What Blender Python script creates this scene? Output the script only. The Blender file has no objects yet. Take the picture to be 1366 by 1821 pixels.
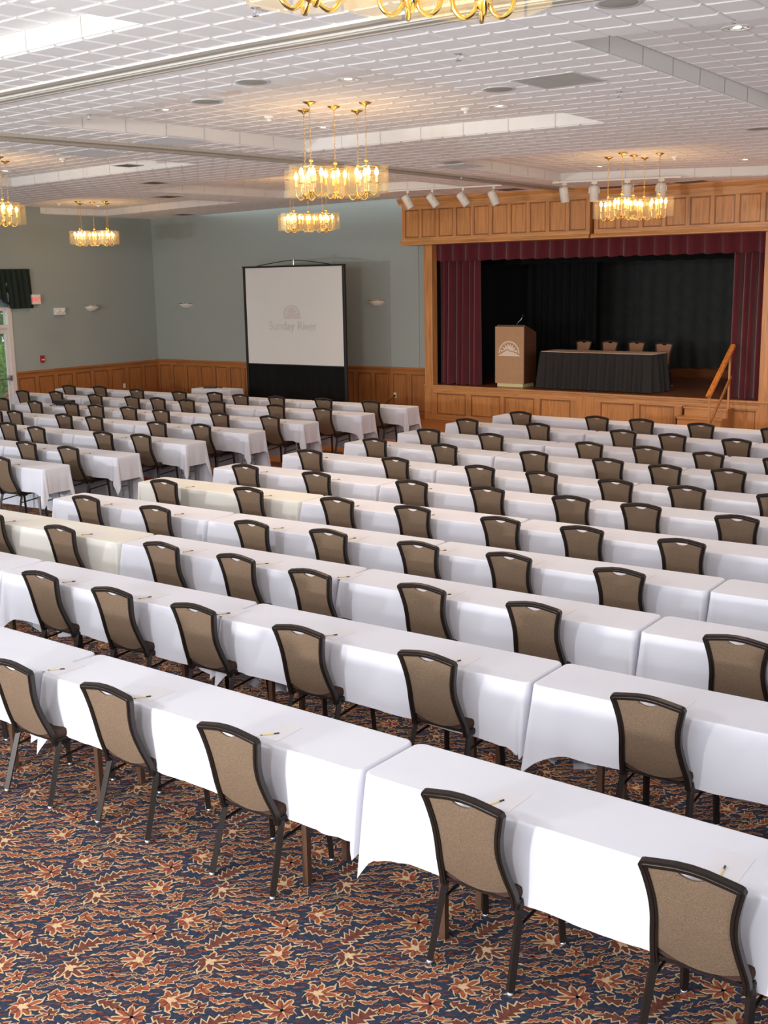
import bpy, bmesh, math, random
import numpy as np
from mathutils import Vector, Matrix
random.seed(7)
SC = bpy.context.scene
COL = SC.collection
PI = math.pi

# ------------------------------------------------------------------ materials
def lin(c):
    return tuple(((x/255)/12.92 if x/255 <= .04045 else ((x/255+.055)/1.055)**2.4) for x in c)
def mat(name, rgb, rough=.6, metal=0, spec=.5, noise=None, bump=None, sheen=0, emit=None, coat=0):
    """noise=(scale, amount[, stretch]) varies the colour, bump=(scale, strength[, stretch])"""
    m = bpy.data.materials.new(name); m.use_nodes = True
    nt = m.node_tree; b = nt.nodes['Principled BSDF']
    c = lin(rgb)+(1,)
    b.inputs['Base Color'].default_value = c
    b.inputs['Roughness'].default_value = rough
    b.inputs['Metallic'].default_value = metal
    b.inputs['Specular IOR Level'].default_value = spec
    if sheen: b.inputs['Sheen Weight'].default_value = sheen
    if coat: b.inputs['Coat Weight'].default_value = coat; b.inputs['Coat Roughness'].default_value = .25
    if emit:
        b.inputs['Emission Color'].default_value = lin(emit[0])+(1,); b.inputs['Emission Strength'].default_value = emit[1]
    def tex(scale, stretch, detail=4):
        tc = nt.nodes.new('ShaderNodeTexCoord'); mp = nt.nodes.new('ShaderNodeMapping')
        mp.inputs['Scale'].default_value = stretch or (1, 1, 1)
        nt.links.new(tc.outputs['Object'], mp.inputs['Vector'])
        n = nt.nodes.new('ShaderNodeTexNoise'); n.inputs['Scale'].default_value = scale; n.inputs['Detail'].default_value = detail
        nt.links.new(mp.outputs['Vector'], n.inputs['Vector'])
        return n
    if noise:
        n = tex(noise[0], noise[2] if len(noise) > 2 else None)
        r = nt.nodes.new('ShaderNodeValToRGB')
        a = noise[1]
        r.color_ramp.elements[0].position = .3; r.color_ramp.elements[1].position = .7
        r.color_ramp.elements[0].color = tuple(x*(1-a) for x in c[:3])+(1,)
        r.color_ramp.elements[1].color = tuple(min(1, x*(1+a)) for x in c[:3])+(1,)
        nt.links.new(n.outputs['Fac'], r.inputs['Fac']); nt.links.new(r.outputs['Color'], b.inputs['Base Color'])
    if bump:
        n = tex(bump[0], bump[2] if len(bump) > 2 else None)
        u = nt.nodes.new('ShaderNodeBump'); u.inputs['Strength'].default_value = bump[1]; u.inputs['Distance'].default_value = .01
        nt.links.new(n.outputs['Fac'], u.inputs['Height']); nt.links.new(u.outputs['Normal'], b.inputs['Normal'])
    return m
def oak(name, rgb, axis='z', rough=.42, dark=.45):
    """oak with long grain streaks and pores"""
    m = mat(name, rgb, rough, coat=.15); nt = m.node_tree; b = nt.nodes['Principled BSDF']
    st = {'z': (14, 14, .9), 'x': (.9, 14, 14), 'y': (14, .9, 14)}[axis]
    tc = nt.nodes.new('ShaderNodeTexCoord'); mp = nt.nodes.new('ShaderNodeMapping'); mp.inputs['Scale'].default_value = st
    nt.links.new(tc.outputs['Object'], mp.inputs['Vector'])
    n = nt.nodes.new('ShaderNodeTexNoise'); n.inputs['Scale'].default_value = 1.6; n.inputs['Detail'].default_value = 7; n.inputs['Distortion'].default_value = .8
    nt.links.new(mp.outputs['Vector'], n.inputs['Vector'])
    r = nt.nodes.new('ShaderNodeValToRGB'); c = lin(rgb)
    e = r.color_ramp.elements
    e[0].position = .32; e[0].color = tuple(x*(1-dark) for x in c)+(1,)
    e[1].position = .68; e[1].color = tuple(min(1, x*1.18) for x in c)+(1,)
    k = e.new(.5); k.color = c+(1,)
    nt.links.new(n.outputs['Fac'], r.inputs['Fac']); nt.links.new(r.outputs['Color'], b.inputs['Base Color'])
    return m
M = {}
M['cloth'] = mat('white_cotton', (213, 213, 222), .85, spec=.15, sheen=.15, bump=(9, .06))
M['ivory'] = mat('ivory_cotton', (217, 214, 206), .85, spec=.15, sheen=.15, bump=(9, .06))
M['tan'] = mat('tan_woven_fabric', (117, 98, 81), .9, spec=.1, noise=(230, .30), bump=(230, .3))
M['seatfab'] = mat('dark_brown_seat_fabric', (66, 47, 40), .8, spec=.2, noise=(300, .2))
M['bronze'] = mat('dark_bronze_metal', (38, 31, 28), .36, .3, noise=(90, .2))
M['chrome'] = mat('bright_steel', (205, 205, 212), .25, .9)
M['highlit'] = mat('highlit_metal', (140, 128, 118), .3, .8)  # pale base colour stands in for the bright highlight on the bar
M['brownmetal'] = mat('brown_enamel', (82, 57, 42), .45, 0, noise=(30, .12, (1, 1, .1)))
M['greymetal'] = mat('grey_steel_tube', (150, 150, 154), .35, .7)
M['laminate'] = mat('brown_laminate', (120, 92, 66), .5)
M['paper'] = mat('white_paper', (216, 214, 219), .8, spec=.1)
M['pencil'] = mat('yellow_pencil_paint', (226, 200, 136), .45)
M['pencildark'] = mat('dark_green_pencil_end', (38, 48, 46), .5)
M['lead'] = mat('graphite', (50, 46, 44), .5)
M['brass'] = mat('polished_brass', (236, 200, 122), .2, 1)
M['bulb'] = mat('candle_bulb', (255, 220, 160), .4, emit=((255, 208, 140), 26))
M['candle'] = mat('candle_sleeve', (245, 225, 180), .5, emit=((255, 190, 110), 1.3))  # sleeve made to glow as well, imitating bloom round the bulbs
M['tile'] = mat('white_ceiling_tile', (249, 246, 245), .9, spec=.1, noise=(160, .025), bump=(160, .12))
M['riser'] = mat('white_riser_board', (226, 222, 217), .85, spec=.15)
M['gap'] = mat('grey_board_joint', (196, 190, 185), .8)
M['grid'] = mat('ceiling_grid_metal', (186, 182, 178), .6)
M['track_grey'] = mat('grey_partition_track', (178, 168, 156), .5)
M['track_white'] = mat('cream_track_rail', (214, 211, 202), .4)
M['wall'] = mat('grey_green_wallpaper', (160, 168, 163), .85, spec=.2, noise=(60, .05), bump=(220, .08))
M['oak'] = oak('oak_panelling', (202, 140, 80), dark=.24)
M['oakx'] = oak('oak_long_boards', (204, 146, 88), 'x', dark=.24)
M['oakdark'] = oak('oak_wainscot', (168, 108, 58), dark=.26)
M['oakdarkx'] = oak('oak_wainscot_rail', (168, 108, 58), 'x', dark=.26)
M['oakdarky'] = oak('oak_wainscot_side_rail', (168, 108, 58), 'y', dark=.26)
M['oakmould_shade'] = oak('oak_moulding_shade', (150, 96, 50), dark=.25)  # moulding oak darkened to stand in for shadow lines round the panels
M['wainmould_shade'] = oak('wainscot_moulding_shade', (126, 78, 40), dark=.25)  # same for the wainscot: panel-edge shade put into a darker tone
M['stagewood'] = oak('stage_floor_boards', (120, 68, 40), 'x', .35)
M['burgundy'] = mat('burgundy_velvet', (90, 30, 38), .9, spec=.1, sheen=.6, noise=(14, .15, (1, 1, .15)))
M['blackcloth'] = mat('black_drape', (27, 27, 27), .95, spec=.05, noise=(8, .15, (1, 1, .2)))
M['blackscreen'] = mat('charcoal_drape', (56, 57, 56), .9, spec=.1, noise=(5, .12))
M['skirt'] = mat('black_pleated_skirt', (50, 48, 47), .85, spec=.2, noise=(160, .3))
M['peach'] = mat('peach_tablecloth', (236, 206, 176), .8)
M['lectern'] = mat('tan_laminate', (184, 144, 104), .45, noise=(8, .05))
M['lecterndark'] = mat('dark_walnut_edge', (96, 58, 34), .45)
M['cream'] = mat('cream_plinth', (226, 212, 158), .6)
M['logo'] = mat('pale_beige_inlay', (232, 214, 194), .6)
M['screenwhite'] = mat('matte_white_screen', (214, 213, 209), .9, spec=.1)
M['projected'] = mat('faint_pink_print', (206, 193, 190), .9, spec=.1)
M['projected2'] = mat('faint_ochre_print', (206, 195, 188), .9, spec=.1)
M['black'] = mat('black_plastic', (26, 26, 27), .5)
M['blackmetal'] = mat('black_aluminium', (40, 37, 36), .4, .3)
M['white'] = mat('white_plastic', (232, 230, 224), .5)
M['whitepaint'] = mat('white_door_paint', (222, 214, 208), .5)
M['spotwhite'] = mat('white_spotlight_enamel', (226, 221, 210), .5)
M['red'] = mat('red_plastic', (170, 30, 36), .45)
M['exitred'] = mat('exit_letters', (225, 70, 60), .5, emit=((255, 70, 50), .5))
M['exitface'] = mat('exit_face', (226, 190, 180), .5, emit=((255, 220, 210), .15))
M['green'] = mat('dark_green_curtain', (44, 52, 47), .9, spec=.1, noise=(10, .15, (1, 1, .1)))
M['bluegrey'] = mat('blue_grey_lining', (112, 134, 142), .8)
M['sconce'] = mat('frosted_sconce_glass', (232, 232, 226), .4)
M['steelgrey'] = mat('grey_grille', (168, 164, 158), .6, noise=(120, .15))
M['darkgrille'] = mat('dark_grille', (120, 104, 92), .7)
M['palegrille'] = mat('pale_diffuser', (206, 208, 210), .6)
M['lamp'] = mat('lit_lamp', (255, 250, 235), .3, emit=((255, 246, 230), 9))
M['reflector'] = mat('mirror_reflector', (240, 232, 220), .12, 1)
M['navy'] = mat('navy_carpet', (51, 56, 71), .95, spec=.05, noise=(45, .25), bump=(300, .3))
M['crust'] = mat('rust_carpet', (142, 78, 56), .95, spec=.05, noise=(40, .22))
M['crust2'] = mat('brown_rust_carpet', (104, 62, 52), .95, spec=.05, noise=(40, .22))
M['ccream'] = mat('cream_carpet', (196, 168, 130), .95, spec=.05, noise=(60, .12))
M['cdark'] = mat('plum_carpet', (88, 58, 62), .95, spec=.05)
M['redcarpet'] = mat('maroon_carpet', (112, 44, 44), .95, spec=.05, noise=(50, .2))
M['parquet'] = oak('hardwood_floor', (176, 108, 54), 'x', .3)
M['leaf'] = mat('leaf_green', (158, 204, 84), .7, noise=(6, .35))
M['leafdark'] = mat('leaf_dark_green', (104, 150, 60), .7, noise=(6, .35))
M['flower'] = mat('pink_flower', (214, 120, 130), .7)
M['lawn'] = mat('lawn', (176, 210, 100), .9, noise=(9, .3))
M['bark'] = mat('grey_bark', (150, 140, 128), .9, noise=(30, .2, (1, 1, .2)))
def glass(name, tint, clear=.8):
    m = bpy.data.materials.new(name); m.use_nodes = True; nt = m.node_tree; nt.nodes.clear()
    o = nt.nodes.new('ShaderNodeOutputMaterial'); x = nt.nodes.new('ShaderNodeMixShader')
    t = nt.nodes.new('ShaderNodeBsdfTransparent'); t.inputs['Color'].default_value = lin(tint)+(1,)
    p = nt.nodes.new('ShaderNodeBsdfPrincipled'); p.inputs['Base Color'].default_value = lin(tint)+(1,)
    p.inputs['Roughness'].default_value = .15
    x.inputs[0].default_value = 1-clear
    nt.links.new(t.outputs[0], x.inputs[1]); nt.links.new(p.outputs[0], x.inputs[2]); nt.links.new(x.outputs[0], o.inputs[0])
    return m
M['shade'] = glass('clear_glass', (255, 251, 240), .93)
M['pane'] = glass('window_glass', (240, 248, 246), .92)

# ------------------------------------------------------------------ mesh helpers
class MB:
    """collects shapes for ONE mesh object"""
    def __init__(s): s.v = []; s.f = []; s.mi = []; s.sm = []
    def add(s, vs, fs, mi=0, smooth=False):
        k = len(s.v); s.v += [tuple(v) for v in vs]
        for f in fs: s.f.append([k+i for i in f]); s.mi.append(mi); s.sm.append(smooth)
    def box(s, x0, y0, z0, x1, y1, z1, mi=0, bev=0):
        if bev <= 0:
            vs = [(x0, y0, z0), (x1, y0, z0), (x1, y1, z0), (x0, y1, z0), (x0, y0, z1), (x1, y0, z1), (x1, y1, z1), (x0, y1, z1)]
            s.add(vs, [(0, 3, 2, 1), (4, 5, 6, 7), (0, 1, 5, 4), (1, 2, 6, 5), (2, 3, 7, 6), (3, 0, 4, 7)], mi)
        else:
            b = min(bev, (x1-x0)/2.01, (y1-y0)/2.01, (z1-z0)/2.01)
            bm = bmesh.new(); bmesh.ops.create_cube(bm, size=1)
            bmesh.ops.scale(bm, vec=(x1-x0, y1-y0, z1-z0), verts=bm.verts)
            bmesh.ops.translate(bm, vec=((x0+x1)/2, (y0+y1)/2, (z0+z1)/2), verts=bm.verts)
            bmesh.ops.bevel(bm, geom=bm.edges[:], offset=b, segments=2, affect='EDGES', profile=.6)
            bm.verts.index_update()
            s.add([v.co[:] for v in bm.verts], [[v.index for v in f.verts] for f in bm.faces], mi, False); bm.free()
    def tube(s, pts, r, n=8, mi=0, caps=True, sq=None, smooth=True):
        """tube along pts; r float or list; sq=(w,h) makes a rectangular section (w across, h along up)"""
        pts = [Vector(p) for p in pts]; N = len(pts); rings = []
        up = None
        for i, p in enumerate(pts):
            d = (pts[min(i+1, N-1)]-pts[max(i-1, 0)]).normalized()
            if up is None:
                up = Vector((0, 0, 1)) if abs(d.z) < .9 else Vector((0, 1, 0))
            a = d.cross(up)
            if a.length < 1e-5: a = d.cross(Vector((1, 0, 0)))
            a.normalize(); b = a.cross(d).normalized(); up = b
            rr = r[i] if isinstance(r, (list, tuple)) else r
            if sq:
                w, h = sq; rings.append([p+a*(w/2*sx)+b*(h/2*sy) for sx, sy in ((-1, -1), (1, -1), (1, 1), (-1, 1))])
            else:
                rings.append([p+a*(rr*math.cos(2*PI*k/n))+b*(rr*math.sin(2*PI*k/n)) for k in range(n)])
        m = len(rings[0]); vs = [v for R in rings for v in R]; fs = []
        for i in range(N-1):
            for k in range(m):
                fs.append((i*m+k, i*m+(k+1) % m, (i+1)*m+(k+1) % m, (i+1)*m+k))
        s.add(vs, fs, mi, smooth and not sq)
        if caps: s.add(rings[0][::-1], [list(range(m))], mi); s.add(rings[-1], [list(range(m))], mi)
    def lathe(s, prof, c=(0, 0, 0), n=20, mi=0, a0=0, a1=2*PI, smooth=True):
        full = abs(a1-a0-2*PI) < 1e-6; m = n if full else n+1; vs = []; fs = []
        for r, z in prof:
            for k in range(m):
                a = a0+(a1-a0)*k/n; vs.append((c[0]+r*math.cos(a), c[1]+r*math.sin(a), c[2]+z))
        for i in range(len(prof)-1):
            for k in range(n):
                k2 = (k+1) % m if full else k+1
                fs.append((i*m+k, i*m+k2, (i+1)*m+k2, (i+1)*m+k))
        s.add(vs, fs, mi, smooth)
    def prism(s, poly, z0, z1, mi=0, axis='z'):
        """extruded outline; axis 'z': (x,y); 'y': (x,z) thick along y; 'x': (y,z) thick along x"""
        P = {'z': lambda a, b, t: (a, b, t), 'y': lambda a, b, t: (a, t, b), 'x': lambda a, b, t: (t, a, b)}[axis]
        n = len(poly); vs = [P(a, b, z0) for a, b in poly]+[P(a, b, z1) for a, b in poly]
        fs = [list(range(n))[::-1], [n+i for i in range(n)]]+[(i, (i+1) % n, n+(i+1) % n, n+i) for i in range(n)]
        s.add(vs, fs, mi)
    def grid(s, rows, mi=0, smooth=True, closed=False):
        n = len(rows[0]); vs = [v for r in rows for v in r]; fs = []
        for i in range(len(rows)-1):
            for k in range(n if closed else n-1):
                k2 = (k+1) % n; fs.append((i*n+k, i*n+k2, (i+1)*n+k2, (i+1)*n+k))
        s.add(vs, fs, mi, smooth)
    def build(s, name, mats, parent=None, loc=None, rz=0, fix=True):
        me = bpy.data.meshes.new(name); me.from_pydata(s.v, [], s.f)
        for m in (mats if isinstance(mats, (list, tuple)) else [mats]): me.materials.append(m)
        me.polygons.foreach_set('material_index', s.mi); me.polygons.foreach_set('use_smooth', s.sm)
        me.update()
        if fix:
            bm = bmesh.new(); bm.from_mesh(me); bmesh.ops.recalc_face_normals(bm, faces=bm.faces); bm.to_mesh(me); bm.free()
        o = bpy.data.objects.new(name, me); COL.objects.link(o)
        if parent: o.parent = parent
        if loc: o.location = loc
        o.rotation_euler.z = rz
        return o
def tag(o, label=None, cat=None, group=None, kind=None):
    if label: o['label'] = label
    if cat: o['category'] = cat
    if group: o['group'] = group
    if kind: o['kind'] = kind
    return o
def empty(name, loc=(0, 0, 0), rz=0):
    o = bpy.data.objects.new(name, None); COL.objects.link(o); o.location = loc; o.rotation_euler.z = rz; o.empty_display_size = .1
    return o
def copy_tree(o, parent=None):
    c = o.copy(); COL.objects.link(c); c.parent = parent
    for ch in o.children: copy_tree(ch, c)
    return c
def arc(cx, cy, r, a0, a1, n): return [(cx+r*math.cos(a0+(a1-a0)*i/n), cy+r*math.sin(a0+(a1-a0)*i/n)) for i in range(n+1)]
ORD = ['zeroth', 'first', 'second', 'third', 'fourth', 'fifth', 'sixth', 'seventh', 'eighth', 'ninth', 'tenth', 'eleventh', 'twelfth']
def lerp(a, b, t): return a+(b-a)*t
def roundrect(w, d, r, n=6):
    P = []
    for cx, cy, a in ((w/2-r, -d/2+r, -PI/2), (w/2-r, d/2-r, 0), (-w/2+r, d/2-r, PI/2), (-w/2+r, -d/2+r, PI)): P += arc(cx, cy, r, a, a+PI/2, n)
    return P

# ------------------------------------------------------------------ camera
CAMH = 3.0909
def make_camera():
    psi, p, r = -.6192, .1993, -.0181
    f = Vector((math.sin(psi)*math.cos(p), math.cos(psi)*math.cos(p), -math.sin(p)))
    rt = Vector((math.cos(psi), -math.sin(psi), 0)); up = rt.cross(f)
    c, s = math.cos(r), math.sin(r)
    rt, up = c*rt+s*up, -s*rt+c*up
    cam = bpy.data.cameras.new('camera'); o = bpy.data.objects.new('camera', cam); COL.objects.link(o)
    R = Matrix((rt, up, -f)).transposed().to_4x4(); R.translation = (0, 0, CAMH); o.matrix_world = R
    cam.sensor_fit = 'VERTICAL'; cam.sensor_height = 36; cam.lens = 2044.97/1821*36; cam.clip_end = 200
    SC.camera = o
    return o
make_camera()

# ------------------------------------------------------------------ light levels
WORLD, GLOW, DOWN, EXPOSURE, REAR_FILL = 1.12, 8, 180, -.04, 680
FLASH = [('strobe', (-1.0, -1.2, 4.0), (-6, 12, 1.5), .35, 120), ('strobe', (-5.5, -1.2, 4.0), (-9, 12, 1.5), .35, 190), ('strobe', (-15.0, -1.0, 2.6), (-16, 18, 1.6), .35, 480), ('ceiling_fill', (-4.5, -1.5, 1.3), (-6, 4, 4.9), .5, 380)]  # the last lamp is an upward fill added to brighten the ceiling
# ================================================================== THE ROOM
XL, YB, ZC, RISE = -22.78, 21.72, 4.80, .15
def zdrop(x, y):
    """the suspended ceiling sags a few centimetres towards the stage"""
    t = min(1, max(0, (y-14)/7)); t = t*t*(3-2*t)
    pts = [(-24, -.06), (-22.8, -.04), (-14.8, .03), (-10, -.04), (-6.5, -.11), (6, -.11)]
    for (a, b), (c, d) in zip(pts, pts[1:]):
        if a <= x <= c: return t*lerp(b, d, (x-a)/(c-a))
    return t*(-.06 if x < -20 else -.11)
# survey of the ceiling grid: plan position of grid node (u, v)
US=[-24.5, -22.5, -20.5, -18.5, -16.5, -14.5, -12.5, -10.5, -8.5, -6.5, -4.5, -2.5, -0.5, 1.5]
VS=[1.0, 2.75, 4.5, 6.25, 8.0, 9.75, 11.5, 13.25, 15.0, 16.75, 18.5, 20.25, 22.0]
WG=[[(-23.53,1.31),(-21.62,1.31),(-19.71,1.31),(-17.8,1.31),(-15.89,1.31),(-13.98,1.31),(-12.07,1.31),(-10.16,1.31),(-8.25,1.31),(-6.25,1.22),(-4.25,1.09),(-2.36,1.09),(-0.57,1.29),(1.34,1.29)],
[(-23.53,2.98),(-21.62,2.98),(-19.71,2.98),(-17.8,2.98),(-15.89,2.98),(-13.98,2.98),(-12.07,2.98),(-10.16,2.98),(-8.25,2.98),(-6.25,2.9),(-4.25,2.77),(-2.36,2.76),(-0.57,2.96),(1.34,2.96)],
[(-23.53,4.65),(-21.62,4.65),(-19.71,4.65),(-17.8,4.65),(-15.89,4.65),(-13.98,4.65),(-12.07,4.65),(-10.16,4.65),(-8.25,4.65),(-6.25,4.57),(-4.25,4.44),(-2.36,4.43),(-0.57,4.64),(1.34,4.64)],
[(-23.55,6.39),(-21.64,6.39),(-19.73,6.39),(-17.82,6.39),(-15.91,6.39),(-14,6.39),(-12.09,6.39),(-10.18,6.39),(-8.14,6.27),(-6.1,6.11),(-4.17,6.05),(-2.34,6.13),(-0.52,6.32),(1.39,6.32)],
[(-23.6,8.15),(-21.69,8.15),(-19.78,8.15),(-17.87,8.15),(-15.96,8.15),(-14.05,8.15),(-12.14,8.15),(-10.04,7.98),(-7.97,7.79),(-6,7.7),(-4.13,7.71),(-2.33,7.9),(-0.48,8.02),(1.43,8.02)],
[(-23.69,9.94),(-21.78,9.94),(-19.87,9.94),(-17.96,9.94),(-16.05,9.94),(-14.14,9.94),(-11.95,9.7),(-9.85,9.5),(-7.85,9.37),(-5.95,9.34),(-4.12,9.44),(-2.34,9.71),(-0.44,9.75),(1.47,9.75)],
[(-23.81,11.76),(-21.9,11.76),(-19.99,11.76),(-18.08,11.76),(-16.13,11.73),(-13.88,11.44),(-11.75,11.22),(-9.72,11.06),(-7.78,10.99),(-5.92,11.04),(-4.13,11.22),(-2.33,11.5),(-0.42,11.5),(1.49,11.5)],
[(-23.95,13.6),(-22.04,13.6),(-20.13,13.6),(-18.11,13.51),(-15.83,13.2),(-13.67,12.95),(-11.6,12.77),(-9.63,12.67),(-7.75,12.67),(-5.92,12.78),(-4.14,13.05),(-2.31,13.26),(-0.4,13.26),(1.51,13.26)],
[(-24.13,15.46),(-22.22,15.46),(-20.11,15.3),(-17.79,14.97),(-15.6,14.7),(-13.5,14.49),(-11.5,14.36),(-9.58,14.32),(-7.74,14.39),(-5.94,14.58),(-4.17,14.93),(-2.29,15.04),(-0.38,15.04),(1.53,15.04)],
[(-24.34,17.35),(-22.12,17.11),(-19.78,16.76),(-17.55,16.46),(-15.42,16.23),(-13.39,16.08),(-11.44,16),(-9.56,16.02),(-7.75,16.16),(-5.97,16.43),(-4.19,16.83),(-2.28,16.83),(-0.37,16.83),(1.54,16.83)],
[(-24.15,18.93),(-21.77,18.56),(-19.51,18.24),(-17.35,17.99),(-15.29,17.8),(-13.31,17.7),(-11.41,17.68),(-9.56,17.77),(-7.77,17.98),(-6,18.33),(-4.19,18.65),(-2.28,18.65),(-0.37,18.65),(1.54,18.65)],
[(-23.78,20.38),(-21.49,20.04),(-19.3,19.76),(-17.2,19.55),(-15.2,19.41),(-13.26,19.36),(-11.4,19.41),(-9.58,19.57),(-7.81,19.85),(-6.05,20.29),(-4.19,20.48),(-2.28,20.48),(-0.37,20.48),(1.54,20.48)],
[(-23.49,21.84),(-21.26,21.54),(-19.14,21.31),(-17.1,21.14),(-15.14,21.06),(-13.24,21.07),(-11.41,21.18),(-9.62,21.41),(-7.85,21.77),(-6.1,22.29),(-4.2,22.33),(-2.29,22.33),(-0.38,22.33),(1.53,22.33)]]

def warp(u, v):
    du, dv = US[1]-US[0], VS[1]-VS[0]
    i = min(max(int((u-US[0])//du), 0), len(US)-2); j = min(max(int((v-VS[0])//dv), 0), len(VS)-2)
    a, b = (u-US[i])/du, (v-VS[j])/dv
    q = [lerp(lerp(WG[j][i][k], WG[j][i+1][k], a), lerp(WG[j+1][i][k], WG[j+1][i+1][k], a), b) for k in (0, 1)]
    return q[0], q[1]
def cpt(u, v, dz=0):
    x, y = warp(u, v); return (x, y, ZC+dz+zdrop(x, y))
def czat(x, y, dz=0): return ZC+dz+zdrop(x, y)
T = .328
# tile columns and rows; the two partition tracks break the module
ucols = [-4.40+T*i for i in range(-23, 20)]
lcols = [-13.10+T*i for i in range(-34, 5)]
vrows = [8.44+T*i for i in range(-4, 42)]
nrows = [5.85+T*i for i in range(-15, 4)]
def in_coffer(u, v):
    for (a, b, c, d) in COFF:
        if a < u < b and c < v < d: return True
    return False
COFF = []
for v0, v1, sh in ((5.85-14*T, 5.85, 0), (8.44, 8.44+14*T, 0), (8.44+22*T, 8.44+35*T, T)):
    for u0 in (-4.40, -4.40-20*T, -13.10-14*T, -13.10-32*T):
        COFF.append((u0+sh*(u0 < -5), u0+14*T+sh*(u0 < -5), v0, v1))
def track2_u(v): return lerp(-11.93, -11.33, (v-8.6)/13.6)
cb = MB()
def tile(u0, v0, u1, v1, dz):
    e = .026; q = .017
    o = [cpt(u0, v0, dz), cpt(u1, v0, dz), cpt(u1, v1, dz), cpt(u0, v1, dz)]
    i = [cpt(u0+e, v0+e, dz-q), cpt(u1-e, v0+e, dz-q), cpt(u1-e, v1-e, dz-q), cpt(u0+e, v1-e, dz-q)]
    cb.add(o+i, [(0, 1, 5, 4), (1, 2, 6, 5), (2, 3, 7, 6), (3, 0, 4, 7), (4, 5, 6, 7)], 0)
def zone(us, vs, keep):
    for u in us:
        for v in vs:
            um, vm = u+T/2, v+T/2
            if not keep(um, vm): continue
            tile(u, v, u+T, v+T, RISE if in_coffer(um, vm) else 0)
zone(ucols, vrows, lambda u, v: u > track2_u(v)-.1 and v < 23)
zone(lcols, vrows, lambda u, v: u < track2_u(v)+.1 and v < 23)
zone(ucols, nrows, lambda u, v: v < 7.1 and u > -9.6)
zone(lcols, nrows, lambda u, v: v < 7.1 and -13 < u < -9.4)
# coffer risers with board joints and a metal edge angle
for (a, b, c, d) in COFF:
    for (p, q) in (((a, c), (a, d)), ((a, d), (b, d)), ((b, d), (b, c)), ((b, c), (a, c))):
        n = 14
        for k in range(n):
            s0 = (lerp(p[0], q[0], k/n), lerp(p[1], q[1], k/n)); s1 = (lerp(p[0], q[0], (k+1)/n), lerp(p[1], q[1], (k+1)/n))
            cb.add([cpt(*s0, -.004), cpt(*s1, -.004), cpt(*s1, RISE+.01), cpt(*s0, RISE+.01)], [(0, 1, 2, 3)], 1)
            if k % 2 == 0 and k:      # joint
                g = .006; dx, dy = (q[0]-p[0]), (q[1]-p[1]); L = math.hypot(dx, dy); ux, uy = dx/L*g, dy/L*g; nx, ny = (dy/L*.003, -dx/L*.003)
                A = (s0[0]-ux+nx, s0[1]-uy+ny); B = (s0[0]+ux+nx, s0[1]+uy+ny)
                cb.add([cpt(*A, .0), cpt(*B, .0), cpt(*B, RISE-.01), cpt(*A, RISE-.01)], [(0, 1, 2, 3)], 2)
            ox, oy = (q[1]-p[1]), -(q[0]-p[0]); L = math.hypot(ox, oy); ox, oy = -ox/L*.03, -oy/L*.03
            for w0, dz, mi in (((0, 0), -.005, 3),):
                cb.add([cpt(*s0, dz), cpt(*s1, dz), cpt(s1[0]+ox, s1[1]+oy, dz), cpt(s0[0]+ox, s0[1]+oy, dz)], [(0, 1, 2, 3)], mi)
tag(cb.build('ceiling', [M['tile'], M['riser'], M['gap'], M['grid']], fix=False), kind='structure')
def strip(path, prof_list, name):
    """partition track: flat profiles swept along a path of ceiling nodes; profile (off0, off1, dz0, dz1, material)"""
    mb = MB(); P = []
    for i, (u, v) in enumerate(path):
        a = path[max(i-1, 0)]; b = path[min(i+1, len(path)-1)]
        L = math.hypot(b[0]-a[0], b[1]-a[1]); P.append(((u, v), (-(b[1]-a[1])/L, (b[0]-a[0])/L)))
    for o0, o1, z0, z1, mi in prof_list:
        rows = []
        for (u, v), (nx, ny) in P:
            r = [(o0, z1), (o1, z1), (o1, z0), (o0, z0)]
            rows.append([cpt(u+nx*o, v+ny*o, z) for o, z in r])
        mb.grid(rows, mi, False, True)
        for R in (rows[0], rows[-1]): mb.add(R, [(0, 1, 2, 3)], mi)
    return tag(mb.build(name, [M['track_grey'], M['track_white'], M['riser']]), kind='structure')
path1 = [(lerp(-12.4, 1.5, i/28), 7.05) for i in range(29)]
strip(path1, [(-.22, .16, -.02, .02, 0), (-.29, -.20, -.036, .02, 1), (-.06, -.035, -.035, -.018, 1), (.0, .025, -.035, -.018, 1), (.14, .17, -.03, .02, 0)], 'trim_1')
path2 = [(track2_u(v), v) for v in [6.9+(22.3-6.9)*i/30 for i in range(31)]]
strip(path2, [(-.17, .17, -.02, .02, 0), (-.21, -.14, -.05, .02, 0), (.14, .21, -.05, .02, 0), (-.03, .03, -.035, -.018, 0)], 'trim_2')

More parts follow.
